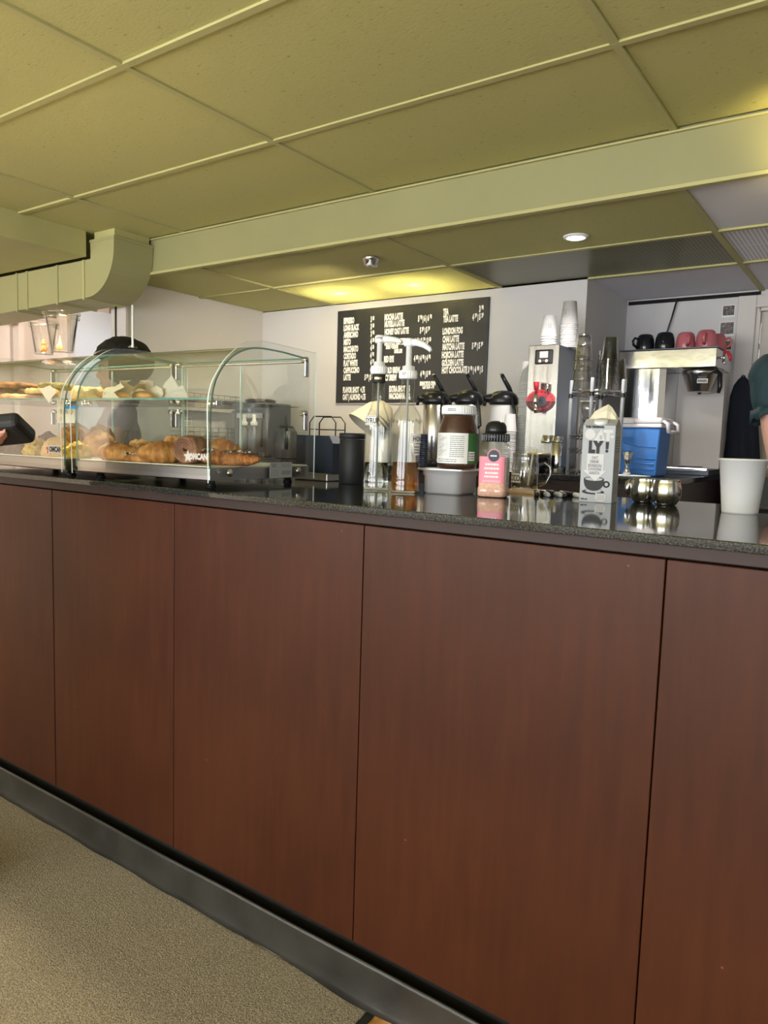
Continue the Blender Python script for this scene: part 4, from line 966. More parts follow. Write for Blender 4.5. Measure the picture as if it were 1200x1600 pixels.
# ================================================================== MENU BOARD
mb_ = thing('menu_board', 'large charcoal menu board with white drink names and prices', 'menu', (0, 0, 0))
MB().box(-3.018, -1.930, 2.560, 2.5725, 1.437, 2.024, 'menu_black', .004, 2).build('board', mb_)
MB().box(-3.018, -1.932, 2.5605, 2.5725, 1.427, 1.4368, 'steel_brushed', .001).build('ledge', mb_)
MENU_L = [('ESPRESSO', -2.966, 1.957, 1), ('LONG BLACK', -2.965, 1.912, 1), ('AMERICANO', -2.964, 1.868, 1), ('MISTO', -2.962, 1.823, 1), ('MACCHIATO', -2.961, 1.778, 1), ('CORTADO', -2.959, 1.734, 1), ('FLAT WHITE', -2.958, 1.689, 1), ('CAPPUCCINO', -2.957, 1.644, 1), ('LATTE', -2.955, 1.599, 1), ('FLAVOR SHOT  +.75', -2.958, 1.519, 1), ('OAT | ALMOND +.75', -2.959, 1.474, 1), ('MOCHA LATTE', -2.646, 1.958, 1), ('NUTELLA LATTE', -2.644, 1.916, 1), ('HONEY OAT LATTE', -2.642, 1.869, 1), ('BREWED COFFEE', -2.640, 1.805, 1), ('DARK & MEDIUM', -2.629, 1.777, 0.6), ('UNTIL 3PM', -2.566, 1.749, 0.6), ('RED EYE', -2.641, 1.703, 1), ('COLD BREW', -2.634, 1.635, 1), ('ICY BREW', -2.632, 1.590, 1), ('EXTRA SHOT  .75', -2.595, 1.520, 1), ('MACADAMIA  .50', -2.594, 1.477, 1), ('TEA', -2.228, 1.959, 1), ('TEA LATTE', -2.226, 1.918, 1), ('LONDON FOG', -2.227, 1.848, 1), ('CHAI LATTE', -2.225, 1.802, 1), ('MATCHA LATTE', -2.223, 1.758, 1), ('HOJICHA LATTE', -2.226, 1.712, 1), ('GOLDEN LATTE', -2.224, 1.665, 1), ('HOT CHOCOLATE', -2.222, 1.623, 1), ('BRING YOUR OWN', -2.372, 1.549, 0.62), ('CUP MUG  -.50', -2.353, 1.530, 0.62), ]
MENU_R = [('3^00', -2.718, 1.954), ('3^00', -2.717, 1.909), ('3^50', -2.715, 1.865), ('4^00', -2.714, 1.820), ('4^10', -2.714, 1.777), ('4^50', -2.713, 1.732), ('4^75', -2.711, 1.688), ('4^75', -2.710, 1.645), ('5^25|5^75', -2.711, 1.597), ('5^50|6|6^50', -2.299, 1.934), ('5^25|5^75', -2.309, 1.864), ('2^50|2^75|3^00', -2.298, 1.802), ('4^00|4^50|4^50', -2.298, 1.700), ('4^50|5^00', -2.294, 1.606), ('3^50', -1.959, 1.960), ('4^75|5^25', -1.957, 1.917), ('5^25|5^75', -1.953, 1.756), ('3^50|4^00|5', -1.947, 1.623), ]
def menu_line(parts, x, z, align_right=False):
    b = MB(); ms = []; w = 0.0
    for s, size, dz in parts:
        me = text_mesh(s, size, 0.405, 0.0032); ww = twidth(me); ms.append((me, w, dz)); w += ww+0.005
    x0 = x-w if align_right else x
    for me, dx, dz in ms:
        mn = min((q.co.x for q in me.vertices), default=0)
        b.add_mesh(me, XZ(x0+dx-mn, 2.5594, z+dz), 'chalk_white')
    return b.build('menu_line', mb_)
for s, x, z, k in MENU_L: menu_line([(s, 0.049*k, 0)], x, z-.016*k)
for s, x, z in MENU_R:
    ps = []
    for i, tk in enumerate(s.split('|')):
        if i: ps.append(('|', .040, 0))
        a = tk.split('^'); ps.append((a[0], .046, 0))
        if len(a) > 1: ps.append((a[1], .030, .012))
    menu_line(ps, x, z-.016, True)

# ================================================================== THINGS ON THE BACK COUNTER
BT = 1.0752
def airpot(x, y, rz, label, bodym):
    t = thing('airpot', label, 'airpot', (x, y, BT), rz, 'airpots by the menu board')
    MB().lathe([(0.0, 0), (.066, 0.0), (.068, .004), (.068, .030), (.066, .033)], 'black_plastic', 36).build('base', t)
    MB().lathe([(.064, .033), (.0655, .036), (.0655, .325), (.062, .330)], bodym, 40).build('body', t)
    b = MB().lathe([(.066, .328), (.074, .334), (.076, .345), (.074, .366), (.066, .384), (.046, .398), (.020, .404), (0.0, .405)], 'black_plastic', 36)
    b.ball((.062, 0, .362), 1.0, 'black_plastic', 3, (.046, .032, .024)); b.build('head', t)
    MB().tube([(.088, 0, .355), (.098, 0, .340), (.100, 0, .322)], [.011, .010, .008], 'black_plastic', 12).build('spout', t)
    b = MB().tube([(-.040, 0, .392), (-.026, 0, .420), (-.004, 0, .455), (.014, 0, .485)], [.010, .012, .011, .010], 'black_plastic', 10, sx=1.5); lv = b.build('lever', t)
    MB().ball((.017, 0, .489), 1.0, 'chrome', 2, (.010, .014, .006)).build('lever_tip', lv)
    MB().tube([(-.02, .070, .375), (-.04, .078, .30), (-.05, .076, .22), (-.03, .070, .20)], .008, 'black_plastic', 8).build('carry_handle', t)
    return t
airpot(-2.060, 2.235, -2.45, 'black and steel airpot with raised lever next to the amber bottle', 'steel')
airpot(-1.858, 2.235, -2.45, 'black and steel airpot with raised lever behind the spread jar', 'steel')
airpot(-1.690, 2.30, -2.45, 'airpot with pale body beside the paper cup stacks', 'paper_white')
# stacks of cups: every cup is a thing of its own
def cup_proto(name, prof, m, seg=26):
    b = MB().lathe(prof, m, seg, cap0=False, cap1=False); o = b.build(name); return o
def inv(prof, h): return [(r, h-z) for r, z in prof]
P12 = inv([(.0, .005), (.0295, .005), (.030, .0), (.031, .0), (.0425, .106), (.0450, .107), (.0450, .110), (.0428, .1105), (.0412, .108), (.0302, .007), (.0, .007)], .1105)
def ordinal(k): return '%d%s' % (k, 'th' if 10 < k % 100 < 14 else {1: 'st', 2: 'nd', 3: 'rd'}.get(k % 10, 'th'))
def cup_stack(name, prof, m, x, y, z, n, step, label, top_label, group, s=1.0, cat='cup', first=None):
    proto = None; rnd = random.Random(int(abs(x*977)+n))
    for k in range(n):
        if proto is None: o = cup_proto(name, prof, m); proto = o
        else: o = proto.copy(); COL.objects.link(o)
        o.location = (x+rnd.uniform(-.0006, .0006), y+rnd.uniform(-.0006, .0006), z+k*step*s); o.scale = (s, s, s)
        tag(o, top_label if k == n-1 else label.replace(' nested', '', 1)+', %s from the top' % ordinal(n-k), cat, group)
    return o
cup_stack('paper_cup', P12, 'paper_white', -1.592, 2.185, BT, 20, .0125, 'white paper cup nested in the shorter stack beside the airpots', 'topmost white paper cup of the shorter stack beside the airpots', 'paper cups in the shorter stack', .80)
cup_stack('paper_cup', P12, 'paper_white', -1.548, 2.275, BT, 38, .0125, 'white paper cup nested in the tall stack touching the boiler side', 'topmost white paper cup of the tall stack touching the boiler side', 'paper cups in the tall stack', .95)
BTOP = 1.677
o = cup_stack('paper_cup', P12, 'paper_white', -1.418, 2.20, BTOP, 5, .0125, 'white paper cup in the low stack on the water boiler', 'top paper cup with round emblem in the low boiler stack', 'paper cups in the low boiler stack', .92)
b = MB()
def emblem(b, a0):
    r0 = .0365
    for k in range(20):
        p, q = 2*pi*k/20, 2*pi*(k+1)/20
        f = lambda a, rr: ((r0+.0011+(.055-(.052+rr*sin(a)))*.108)*cos(a0+rr*cos(a)/r0), (r0+.0011+(.055-(.052+rr*sin(a)))*.108)*sin(a0+rr*cos(a)/r0), .052+rr*sin(a))
        b.quad([f(p, .019), f(q, .019), f(q, .0205), f(p, .0205)], 'ink_grey')
    rnd = random.Random(3)
    for row in range(3):
        for k in range(3):
            a = a0+(-.26+.19*k); z = .043+.008*row; rr = r0+.0013+(.055-z)*.108
            b.quad([(rr*cos(a), rr*sin(a), z), (rr*cos(a+.12), rr*sin(a+.12), z+.001), (rr*cos(a+.12), rr*sin(a+.12), z+.0055), (rr*cos(a), rr*sin(a), z+.005)], 'ink_grey')
emblem(b, -1.05); b.build('emblem', o)
o = cup_stack('paper_cup', P12, 'paper_white', -1.345, 2.27, BTOP, 14, .0085, 'white paper cup in the high stack on the water boiler', 'top paper cup with side emblem in the high boiler stack', 'paper cups in the high boiler stack', 1.0)
b = MB(); emblem(b, -1.75); b.build('emblem', o)
LID = [(0.0, .004), (.026, .004), (.028, .0), (.031, .0), (.0315, .004), (.029, .009), (.027, .011), (.0, .011)]
cup_stack('cup_lid', LID, 'navy', -2.030, 2.06, BT, 15, .0112, 'dark navy ribbed lid in the stack before the first airpot', 'topmost navy ribbed lid of the stack before the first airpot', 'stacked navy lids', 1.0, 'lid')
# water boiler
t = thing('water_boiler', 'tall steel hot water boiler with red badge and digital panel', 'boiler', (0, 0, 0))
BX0, BX1, BY0, BY1 = -1.478, -1.327, 2.12, 2.40
MB().box(BX0, BX1, BY0+.002, BY1, BT+.02, BTOP-.001, 'dark_steel', .004).build('body', t)
MB().box(BX0-.001, BX1+.001, BY0-.004, BY0+.004, BT+.012, BTOP, 'boiler_steel', .003, 3).build('front_panel', t)
for sx in (BX0+.03, BX1-.03):
    for sy in (BY0+.03, BY1-.03): MB().lathe([(.012, 0), (.012, .022)], 'black_plastic', 12, (sx, sy, BT)).build('foot', t)
zc = 1.62
p = MB().box(-1.443, -1.356, BY0-.008, BY0-.003, zc-.034, zc+.034, 'black_plastic', .006, 3).build('control_panel', t)
MB().box(-1.420, -1.379, BY0-.0092, BY0-.0078, zc-.004, zc+.026, 'lcd').build('display', p)
for x in (-1.418, -1.385): MB().lathe([(.0075, 0), (.0075, .002), (.006, .003), (0, .003)], 'tan_button', 18, (x, BY0-.008, zc-.019), mat=Matrix.Rotation(pi/2, 4, 'X')).build('button', p)
MB().lathe([(.006, 0), (.006, .002), (0, .002)], 'dark_steel', 14, (-1.4015, BY0-.008, zc-.019), mat=Matrix.Rotation(pi/2, 4, 'X')).build('button', p)
F = XZ(-1.406, BY0-.0045, 1.412); b = MB()
b.prism(circ(.074, 40, 1, .74), .002, 'badge_maroon', F)
b.prism([(.074*cos(a), .0548*sin(a)) for a in [pi*k/20 for k in range(21)]], .0012, 'red', F @ Matrix.Translation((0, 0, .0015)))
b.prism(circ(.024, 24), .001, 'dark_steel', F @ Matrix.Translation((.006, 0, .0025)))
for k in range(9):
    a = pi+pi*(k+1)/10; T2 = F @ Matrix.Translation((.058*cos(a), .040*sin(a), .0022)) @ Matrix.Rotation(a+pi/2, 4, 'Z'); scribble(b, T2, .010, .006, 1, 'red', k, .2)
    a = pi*(k+1)/10; T2 = F @ Matrix.Translation((.058*cos(a), .040*sin(a), .003)) @ Matrix.Rotation(a-pi/2, 4, 'Z'); scribble(b, T2, .010, .006, 1, 'badge_maroon', k+20, .2)
b.build('badge', t)
b = MB().tube([(-1.412, BY0-.005, 1.42), (-1.412, BY0-.045, 1.42)], .009, 'chrome', 14); b.lathe([(.011, 0), (.013, .012), (.013, .040), (.010, .046)], 'chrome', 18, (-1.412, BY0-.048, 1.395))
b.tube([(-1.412, BY0-.048, 1.40), (-1.408, BY0-.052, 1.375), (-1.404, BY0-.055, 1.355)], [.010, .009, .010], 'chrome', 12); b.build('tap', t)
b = MB().lathe([(.006, 0), (.006, .02), (.011, .024), (.014, .056), (.013, .060), (0, .061)], 'red', 18, (-1.412, BY0-.048, 1.440)); b.build('tap_handle', t)
MB().tube([(-1.366, BY0-.004, 1.455), (-1.366, BY0-.02, 1.458), (-1.368, BY0-.022, 1.492)], [.006, .006, .007], 'steel', 10).build('sight_gauge', t)

# canisters, mug, rack, glasses
t = thing('tea_canister', 'glass tea canister with steel lid next to the chrome cylinder', 'canister', (-1.350, 2.095, BT))
MB().lathe([(0, .001), (.026, 0), (.0275, .004), (.0275, .135), (.025, .14)], 'jar_glass', 28).build('glass', t)
MB().lathe([(0, .002), (.025, .002), (.026, .006), (.026, .05), (0, .055)], 'dark_muffin', 24).build('contents', t)
MB().lathe([(.029, .139), (.032, .142), (.032, .150), (.027, .153), (.027, .172), (.024, .176), (0, .177)], 'chrome', 28).build('lid', t)
t = thing('steel_canister', 'plain chrome cylinder canister standing beside the wire rack', 'canister', (-1.285, 2.055, BT))
MB().lathe([(0, 0), (.027, 0), (.028, .003), (.028, .140), (.0265, .142)], 'mirror_steel', 32).build('body', t)
MB().lathe([(.0265, .1425), (.031, .144), (.031, .151), (.027, .154), (.026, .168), (.022, .172), (0, .173)], 'chrome', 32).build('lid', t)
t = thing('dark_mug', 'black bowl shaped mug with a gold rim behind the cocoa jar', 'mug', (-1.345, 1.985, BT))
MB().lathe([(0, .001), (.026, 0), (.030, .004), (.046, .030), (.053, .070), (.0535, .088), (.051, .088), (.044, .034), (.026, .008), (0, .007)], 'mug_black', 36, cap0=False, cap1=False).build('body', t)
MB().lathe([(.0537, .085), (.0545, .089), (.053, .0915), (.0505, .0905), (.0505, .087)], 'gold', 36, cap0=False, cap1=False).build('rim', t)
MB().tube([(.045, -.028, .07), (.066, -.040, .066), (.070, -.044, .046), (.055, -.034, .030), (.040, -.024, .026)], .005, 'mug_black', 10).build('handle', t)
RC, RL, RR_ = Vector((-1.112, 1.985)), Vector((-1.252, 2.105)), Vector((-1.012, 2.102)); RB = RL+RR_-RC
t = thing('wire_rack', 'four post chrome wire rack carrying upturned glasses', 'rack', (0, 0, 0))
for q in (RC, RL, RR_, RB):
    b = MB().lathe([(.0085, 0), (.0085, .425), (.007, .430), (0, .431)], 'carton_grey', 16, (q.x, q.y, BT)); o = b.build('post', t)
    MB().lathe([(.0105, .350), (.011, .353), (.011, .366), (.0105, .369)], 'black_plastic', 16, (q.x, q.y, BT), cap0=False, cap1=False).build('collar', o)
for zz in (.376, .178, .115, .012):
    b = MB(); z = BT+zz; qs = [RC, RL, RB, RR_]
    for i in range(4):
        p, q = qs[i], qs[(i+1) % 4]; b.tube([(p.x, p.y, z), (q.x, q.y, z)], .004, 'chrome', 8); b.tube([(p.x, p.y, z-.016), (q.x, q.y, z-.016)], .003, 'chrome', 8)
        n = 7
        pts = [(p.x+(q.x-p.x)*k/n, p.y+(q.y-p.y)*k/n, z if k % 2 else z-.016) for k in range(n+1)]; b.tube(pts, .0018, 'chrome', 6)
    for k in range(1, 9):
        p, q = RC+(RL-RC)*k/9, RR_+(RB-RR_)*k/9; b.tube([(p.x, p.y, z+.001), (q.x, q.y, z+.001)], .0018, 'chrome', 6)
    b.build('shelf', t)
RZ = BT+.3805
TUM = inv([(0, .008), (.024, .006), (.028, .0), (.030, .002), (.033, .030), (.0405, .112), (.0425, .118), (.0405, .119), (.037, .1), (.029, .03), (.026, .012), (0, .011)], .119)
cup_stack('glass_tumbler', TUM, 'tumbler_glass', -1.197, 2.085, RZ, 4, .045, 'upturned glass tumbler nested in the front stack on the rack', 'topmost upturned glass tumbler of the front rack stack', 'glass tumblers in the front stack', 1.0, 'glass')
cup_stack('glass_tumbler', TUM, 'tumbler_glass', -1.128, 2.178, RZ, 4, .034, 'upturned slim glass tumbler in the rear stack on the rack', 'topmost slim glass tumbler of the rear rack stack', 'glass tumblers in the rear stack', .86, 'glass')
PLC = inv([(0, .004), (.026, .002), (.028, 0), (.0375, .098), (.040, .100), (.040, .103), (.0378, .1035), (.0365, .099), (.0272, .004), (0, .006)], .1035)
cup_stack('plastic_cup', PLC, 'clear_plastic', -1.075, 2.085, RZ, 15, .0092, 'clear plastic cup nested in the tall stack on the rack', 'topmost clear plastic cup of the tall rack stack', 'clear plastic cups on the rack', 1.0)
cup_stack('plastic_cup', PLC, 'clear_plastic', -1.052, 2.155, RZ, 7, .0092, 'clear plastic cup nested in the short stack on the rack', 'topmost clear plastic cup of the short rack stack', 'clear plastic cups in the short stack', .9)
t = thing('pour_over_brewer', 'hourglass shaped glass coffee brewer on the middle rack shelf', 'brewer', (-1.158, 2.075, BT+.1825))
MB().lathe([(0, .001), (.032, 0), (.036, .004), (.034, .03), (.014, .062), (.014, .070), (.026, .1), (.036, .148), (.034, .149), (.024, .102), (.012, .070), (.012, .062), (.031, .03), (.033, .005), (0, .004)], 'tumbler_glass', 32, cap0=False, cap1=False).build('glass', t)
MB().lathe([(.0165, .055), (.021, .060), (.021, .074), (.0165, .078)], 'dark_steel', 24, cap0=False, cap1=False).build('collar', t)
MB().lathe([(.036, .146), (.0385, .148), (.036, .151), (.0345, .149)], 'carton_grey', 30, cap0=False, cap1=False).build('rim', t)
b = MB().box(-.026, .026, -.014, .014, 0, .092, 'paper_white', .003); tag(b.build('white_box', None, (-1.150, 2.06, BT+.018)), 'white carton standing on the lowest shelf of the wire rack', 'box').rotation_euler = (0, 0, -.7)
MB_pl = MB().lathe([(0, .004), (.05, .004), (.075, .009), (.080, .010), (.079, .007), (.052, 0), (0, 0)], 'paper_white', 36, cap0=False, cap1=False, sx=1.35)
tag(MB_pl.build('oval_plate', None, (-.955, 2.015, BT)), 'white oval plate at the back counter edge behind the steel bowls', 'plate')
t = thing('jigger', 'small steel double ended jigger with a white sticker', 'jigger', (-.945, 2.005, BT+.0105))
MB().lathe([(0, .001), (.016, 0), (.019, .002), (.008, .032), (.006, .038), (.008, .044), (.0245, .098), (.0235, .099), (.006, .048), (0, .046)], 'steel', 28, cap0=False, cap1=False).build('body', t)
b = MB(); wrap_patch(b, .0200, .068, .088, -1.9, -1.1, 'paper_label', 6, .0012); wrap_scribble(b, .0200, .07, .086, -1.8, -1.2, 3, 'ink_grey', 71, .0016); b.build('sticker', t)
b = MB().lathe([(.021, 0), (.021, .004), (.014, .02), (.010, .026), (0, .027)], 'paper_white', 20); tag(b.build('funnel', None, (-1.012, 1.99, BT+.0105)), 'little white funnel beside the jigger on the oval plate', 'funnel')

# blue cooler box
t = thing('cooler_box', 'bright blue cooler box with white lid on the back counter', 'cooler', (-1.012, 2.335, BT))
b = MB().box(-.142, .138, -.10, .10, 0, .222, 'cooler_blue', .010, 3)
for v in b.bm.verts: k = .93+.07*min(1, v.co.z/.222); v.co.x *= k; v.co.y *= k
b.build('body', t)
b = MB().box(-.148, .144, -.106, .106, .222, .240, 'cooler_white', .006, 3); b.build('rim', t)
b = MB().box(-.148, .144, -.106, .106, .241, .268, 'cooler_white', .010, 3); b.box(-.10, .02, -.110, -.104, .240, .252, 'cooler_white', .003); b.build('lid', t)
b = MB().tube([(.146, -.085, .252), (.166, -.088, .240), (.172, -.088, .20)], [.008, .009, .008], 'cooler_white', 8, sx=1.8); b.tube([(.146, .085, .252), (.166, .088, .240), (.172, .088, .20)], [.008, .009, .008], 'cooler_white', 8, sx=1.8); b.tube([(.172, -.088, .205), (.172, .088, .205)], .008, 'cooler_white', 8); b.build('handle', t)
b = MB()
for k in range(3): b.box(.03-.012*k, .118, -.0995, -.0935, .050+.024*(2-k)-.02, .056+.024*(2-k)-.02, 'cooler_blue', .002)
b.tube([(-.02, -.098, .15), (.04, -.099, .135), (.12, -.099, .132)], .002, 'cooler_blue', 6); b.build('relief', t)
b = MB(); b.tube([(-.115+.05*cos(a), -.0995, .165+.018*sin(a)) for a in [2*pi*k/24 for k in range(24)]], .0018, 'cooler_blue', 6, closed=True); b.box(-.145, -.085, -.1005, -.096, .160, .168, 'cooler_blue', .001); b.build('embossed_badge', t)

# coffee brewer with mugs on top
t = thing('coffee_brewer', 'polished steel coffee brewer with filter basket and red hot tap', 'coffee machine', (0, 0, 0))
X0, X1, Yf, Yb = -1.245, -.760, 2.75, 3.12
MB().box(X0, X1, Yf, Yb, 1.617, 1.712, 'mirror_steel', .004, 2).build('hood', t)
MB().box(X0-.003, X1+.003, Yf-.003, Yb, 1.7122, 1.718, 'dark_steel', .001).build('top_tray', t)
b = MB(); n = 16
out = [(X0+.008, Yb), (X0+.008, Yf+.03)]+[(X0+.03+(-1.003-X0-.06)*k/n, Yf+.012-.010*sin(pi*k/n)) for k in range(n+1)]+[(-1.003, Yf+.03), (-1.003, Yb)]
b.prism(out, 1.6165-BT-.03, 'mirror_steel', Matrix.Translation((0, 0, BT+.03)), smooth=False); b.build('column', t)
MB().box(-1.003, X1-.004, 3.03, Yb, BT+.03, 1.6165, 'trim_paint', .002).build('splash_panel', t)
MB().box(X0, X1, Yf+.005, Yb, BT, BT+.0295, 'dark_steel', .003).build('base', t)
MB().box(-.985, X1-.006, Yf-.002, Yf+.010, BT+.022, BT+.036, 'steel', .003).build('base_trim', t)
MB().lathe([(0, 0), (.062, 0), (.064, .004), (.062, .010), (0, .010)], 'black_plastic', 28, (-.885, 2.92, BT+.030)).build('warmer_plate', t)
f = MB().lathe([(.0, .0), (.054, -.004), (.058, .0), (.084, .080), (.089, .086), (.089, .106), (.085, .108)], 'steel', 40, (-.853, 2.865, 1.505)).build('filter_basket', t)
b = MB(); b.box(-.0255, .0255, -.001, .001, -.012, .012, 'paper_label', .001); scribble(b, XZ(-.021, -.0014, -.006), .042, .012, 2, 'ink', 81, .25); o = b.build('brand_plate', f, (-.826, 2.785, 1.552)); o.rotation_euler = (.28, 0, .3)
MB().tube([(-.790, 2.84, 1.597), (-.765, 2.815, 1.600), (-.748, 2.80, 1.585), (-.744, 2.795, 1.52), (-.750, 2.80, 1.492)], [.010, .011, .012, .011, .008], 'black_plastic', 10).build('basket_handle', f)
MB().lathe([(0, 0), (.008, .002), (.011, .010), (0, .012)], 'black_plastic', 14, (-.853, 2.865, 1.489)).build('drip_nozzle', f)
b = MB().tube([(X1, 2.80, 1.665), (-.735, 2.795, 1.665)], .006, 'chrome', 10); b.tube([(-.735, 2.795, 1.69), (-.735, 2.795, 1.64)], .007, 'chrome', 10); b.tube([(-.735, 2.795, 1.645), (-.728, 2.79, 1.635)], .006, 'chrome', 10); hp = b.build('hot_tap', t)
MB().tube([(-.738, 2.795, 1.694), (-.720, 2.79, 1.692), (-.706, 2.785, 1.668), (-.702, 2.785, 1.648)], [.006, .008, .009, .007], 'red', 10).build('tap_lever', hp)
def mug(x, y, rz, m, label, s=1.0):
    t = thing('mug', label, 'mug', (x, y, 1.7185), rz)
    pr = [(0, .086), (.028, .086), (.037, .080), (.043, .062), (.0465, .035), (.0465, .003), (.0455, 0), (.043, .001), (.043, .035), (.039, .062), (.030, .078), (0, .080)]
    MB().lathe([(r*s, z*s) for r, z in pr], m, 36, cap0=False, cap1=False).build('body', t)
    MB().tube([(.044*s, 0, .062*s), (.060*s, 0, .066*s), (.070*s, 0, .050*s), (.066*s, 0, .030*s), (.045*s, 0, .016*s)], .0062*s, m, 12, sx=1.4).build('handle', t)
mug(-1.135, 2.835, -2.4, 'mug_black', 'black mug upturned on the brewer farthest from the pink mugs')
mug(-1.035, 2.835, 2.2, 'mug_black', 'black mug upturned on the brewer next to the pink mugs', 1.06)
mug(-.932, 2.840, -1.15, 'mug_pink', 'pink mug upturned on the brewer next to the black mugs')
mug(-.832, 2.835, -1.55, 'mug_pink', 'pink mug upturned at the brewer corner above the filter basket', 1.06)
mug(-.805, 2.955, .2, 'mug_pink', 'pink mug partly hidden behind the corner mug on the brewer')
tag(MB().tube([(-1.085, 3.235, 2.06), (-1.11, 3.235, 1.95), (-1.15, 3.235, 1.80), (-1.17, 3.235, 1.3)], .005, 'black_plastic', 8).build('power_cord'), 'black power cord rising from the brewer to the ceiling gap', 'cord')
struct(MB().box(XJ+.01, -.66, YA-.012, YA-.001, 2.045, 2.064, 'void_black').build('dark_gap_strip'))  # black strip standing in for the dark gap above the far wall
# photo prints
for k, (x, z, w, h, lb) in enumerate(((-.815, 1.972, .066, .066, 'topmost small photo print on the wall beside the door frame'), (-.817, 1.876, .076, .078, 'middle and largest photo print on the wall beside the door frame'), (-.812, 1.783, .056, .060, 'lowest photo print half hidden behind the brewer corner'))):
    t = thing('photo_print', lb, 'photo', (x, YA-.001, z), 0, 'photo prints by the door')
    MB().box(-w/2, w/2, -.0015, 0, -h/2, h/2, 'paper_label').build('print', t)
    b = MB().box(-w/2+.004, w/2-.004, -.0022, -.0016, -h/2+.010, h/2-.004, 'photo_dark'); b.build('picture', t)
    b = MB()
    rq = random.Random(50+k)
    for q in range(9): b.prism(circ(rq.uniform(.0006, .0014), 8), .0003, 'sugar_glint', XZ(rq.uniform(-.4, .4)*w, -.0023, rq.uniform(-.1, .38)*h))
    b.build('fairy_lights', t)
# hanging apron
b = MB(); n = 40; lev = [(1.603, .010, .010), (1.59, .022, .014), (1.56, .040, .018), (1.50, .056, .024), (1.35, .068, .032), (1.15, .080, .040), (.98, .088, .044), (.90, .090, .044)]
rg = []
for z, w, d in lev:
    f = min(1, (1.62-z)*3)
    rg.append([b.bm.verts.new((-.705+(1.6-z)*.045+w*1.12*cos(2*pi*i/n)*(1+.08*f*sin(5*2*pi*i/n+z*6)), 3.19+d*sin(2*pi*i/n)*(1+.25*f*sin(7*2*pi*i/n+z*4)), z)) for i in range(n)])
b._fin([b.bm.faces.new((p[i], p[(i+1) % n], q[(i+1) % n], q[i])) for p, q in zip(rg, rg[1:]) for i in range(n)]+[b.bm.faces.new(rg[0]), b.bm.faces.new(list(reversed(rg[-1])))], 'fabric_black', True)
t = thing('apron', 'black apron hanging from a hook on the door frame', 'apron', (0, 0, 0)); b.build('cloth', t)
MB().tube([(-.715, 3.243, 1.625), (-.710, 3.21, 1.615), (-.705, 3.195, 1.60)], .003, 'steel', 8).build('hook', t)
MB().tube([(-.713, 3.19, 1.58), (-.710, 3.185, 1.61), (-.698, 3.185, 1.61), (-.694, 3.19, 1.58)], .004, 'fabric_black', 6).build('neck_strap', t)

# machines seen through the pastry case
t = thing('coffee_grinder', 'big dark coffee machine with bottles seen through the case', 'coffee machine', (-3.41, 2.27, BT), .15)
MB().box(-.135, .135, -.10, .16, 0, .345, 'dark_steel', .012, 3).build('body', t)
MB().box(-.095, .095, -.112, -.098, .06, .24, 'black_plastic', .006).build('front_panel', t)
MB().box(-.10, .10, -.118, -.1121, .245, .275, 'carton_grey', .003).build('control_strip', t)
MB().box(-.115, .115, -.135, -.1, 0, .03, 'gunmetal', .004).build('drip_tray', t)
MB().lathe([(.085, .345), (.10, .352), (.10, .364), (.08, .37), (0, .37)], 'black_plastic', 30).build('hopper_lid', t)
def small_bottle(x, y, lb):
    t = thing('pump_bottle', lb, 'bottle', (x, y, BT), 0, 'small dark pump bottles')
    MB().lathe([(0, 0), (.030, 0), (.032, .004), (.032, .15), (.026, .17), (.014, .185), (.013, .195)], 'dark_steel', 24).build('body', t)
    MB().lathe([(.016, .194), (.022, .197), (.022, .216), (.014, .220), (.010, .245), (.016, .252), (.008, .262), (0, .263)], 'white_plastic', 20).build('spout_cap', t)
small_bottle(-3.315, 2.035, 'small dark bottle with white spout in front of the coffee machine')
small_bottle(-3.225, 2.03, 'second small dark bottle with white spout beside its twin')
t = thing('kettle', 'dark steel kettle with arched handle seen through the glass', 'kettle', (-3.06, 2.14, BT), -.8)
MB().lathe([(0, 0), (.075, 0), (.08, .005), (.078, .10), (.066, .16), (.05, .185), (0, .19)], 'dark_steel', 32).build('body', t)
MB().lathe([(.048, .188), (.044, .196), (.012, .204), (.010, .214), (.014, .222), (0, .226)], 'black_plastic', 24).build('lid', t)
MB().tube([(-.07, 0, .15), (-.085, 0, .22), (-.04, 0, .262), (.04, 0, .262), (.085, 0, .22), (.07, 0, .15)], .007, 'black_plastic', 10).build('handle', t)
MB().tube([(.07, 0, .06), (.105, 0, .10), (.125, 0, .165)], [.012, .010, .008], 'dark_steel', 10).build('spout', t)
# wire carrier with dark loops, behind the canister
t = thing('wire_carrier', 'small black wire carrier with loops behind the till screen', 'carrier', (-2.72, 2.12, BT), .1)
for s in (-1, 1): MB().tube([(-.09, s*.05, 0), (-.09, s*.05, .22), (-.06, s*.05, .255), (.06, s*.05, .255), (.09, s*.05, .22), (.09, s*.05, 0)], .004, 'black_plastic', 8).build('frame_loop', t)
MB().tube([(-.09, -.05, .18), (.09, -.05, .18)], .003, 'black_plastic', 8).build('bar', t); MB().tube([(-.09, .05, .18), (.09, .05, .18)], .003, 'black_plastic', 8).build('bar', t)
MB().box(-.092, .092, -.052, .052, .0, .012, 'black_plastic', .003).build('base', t)
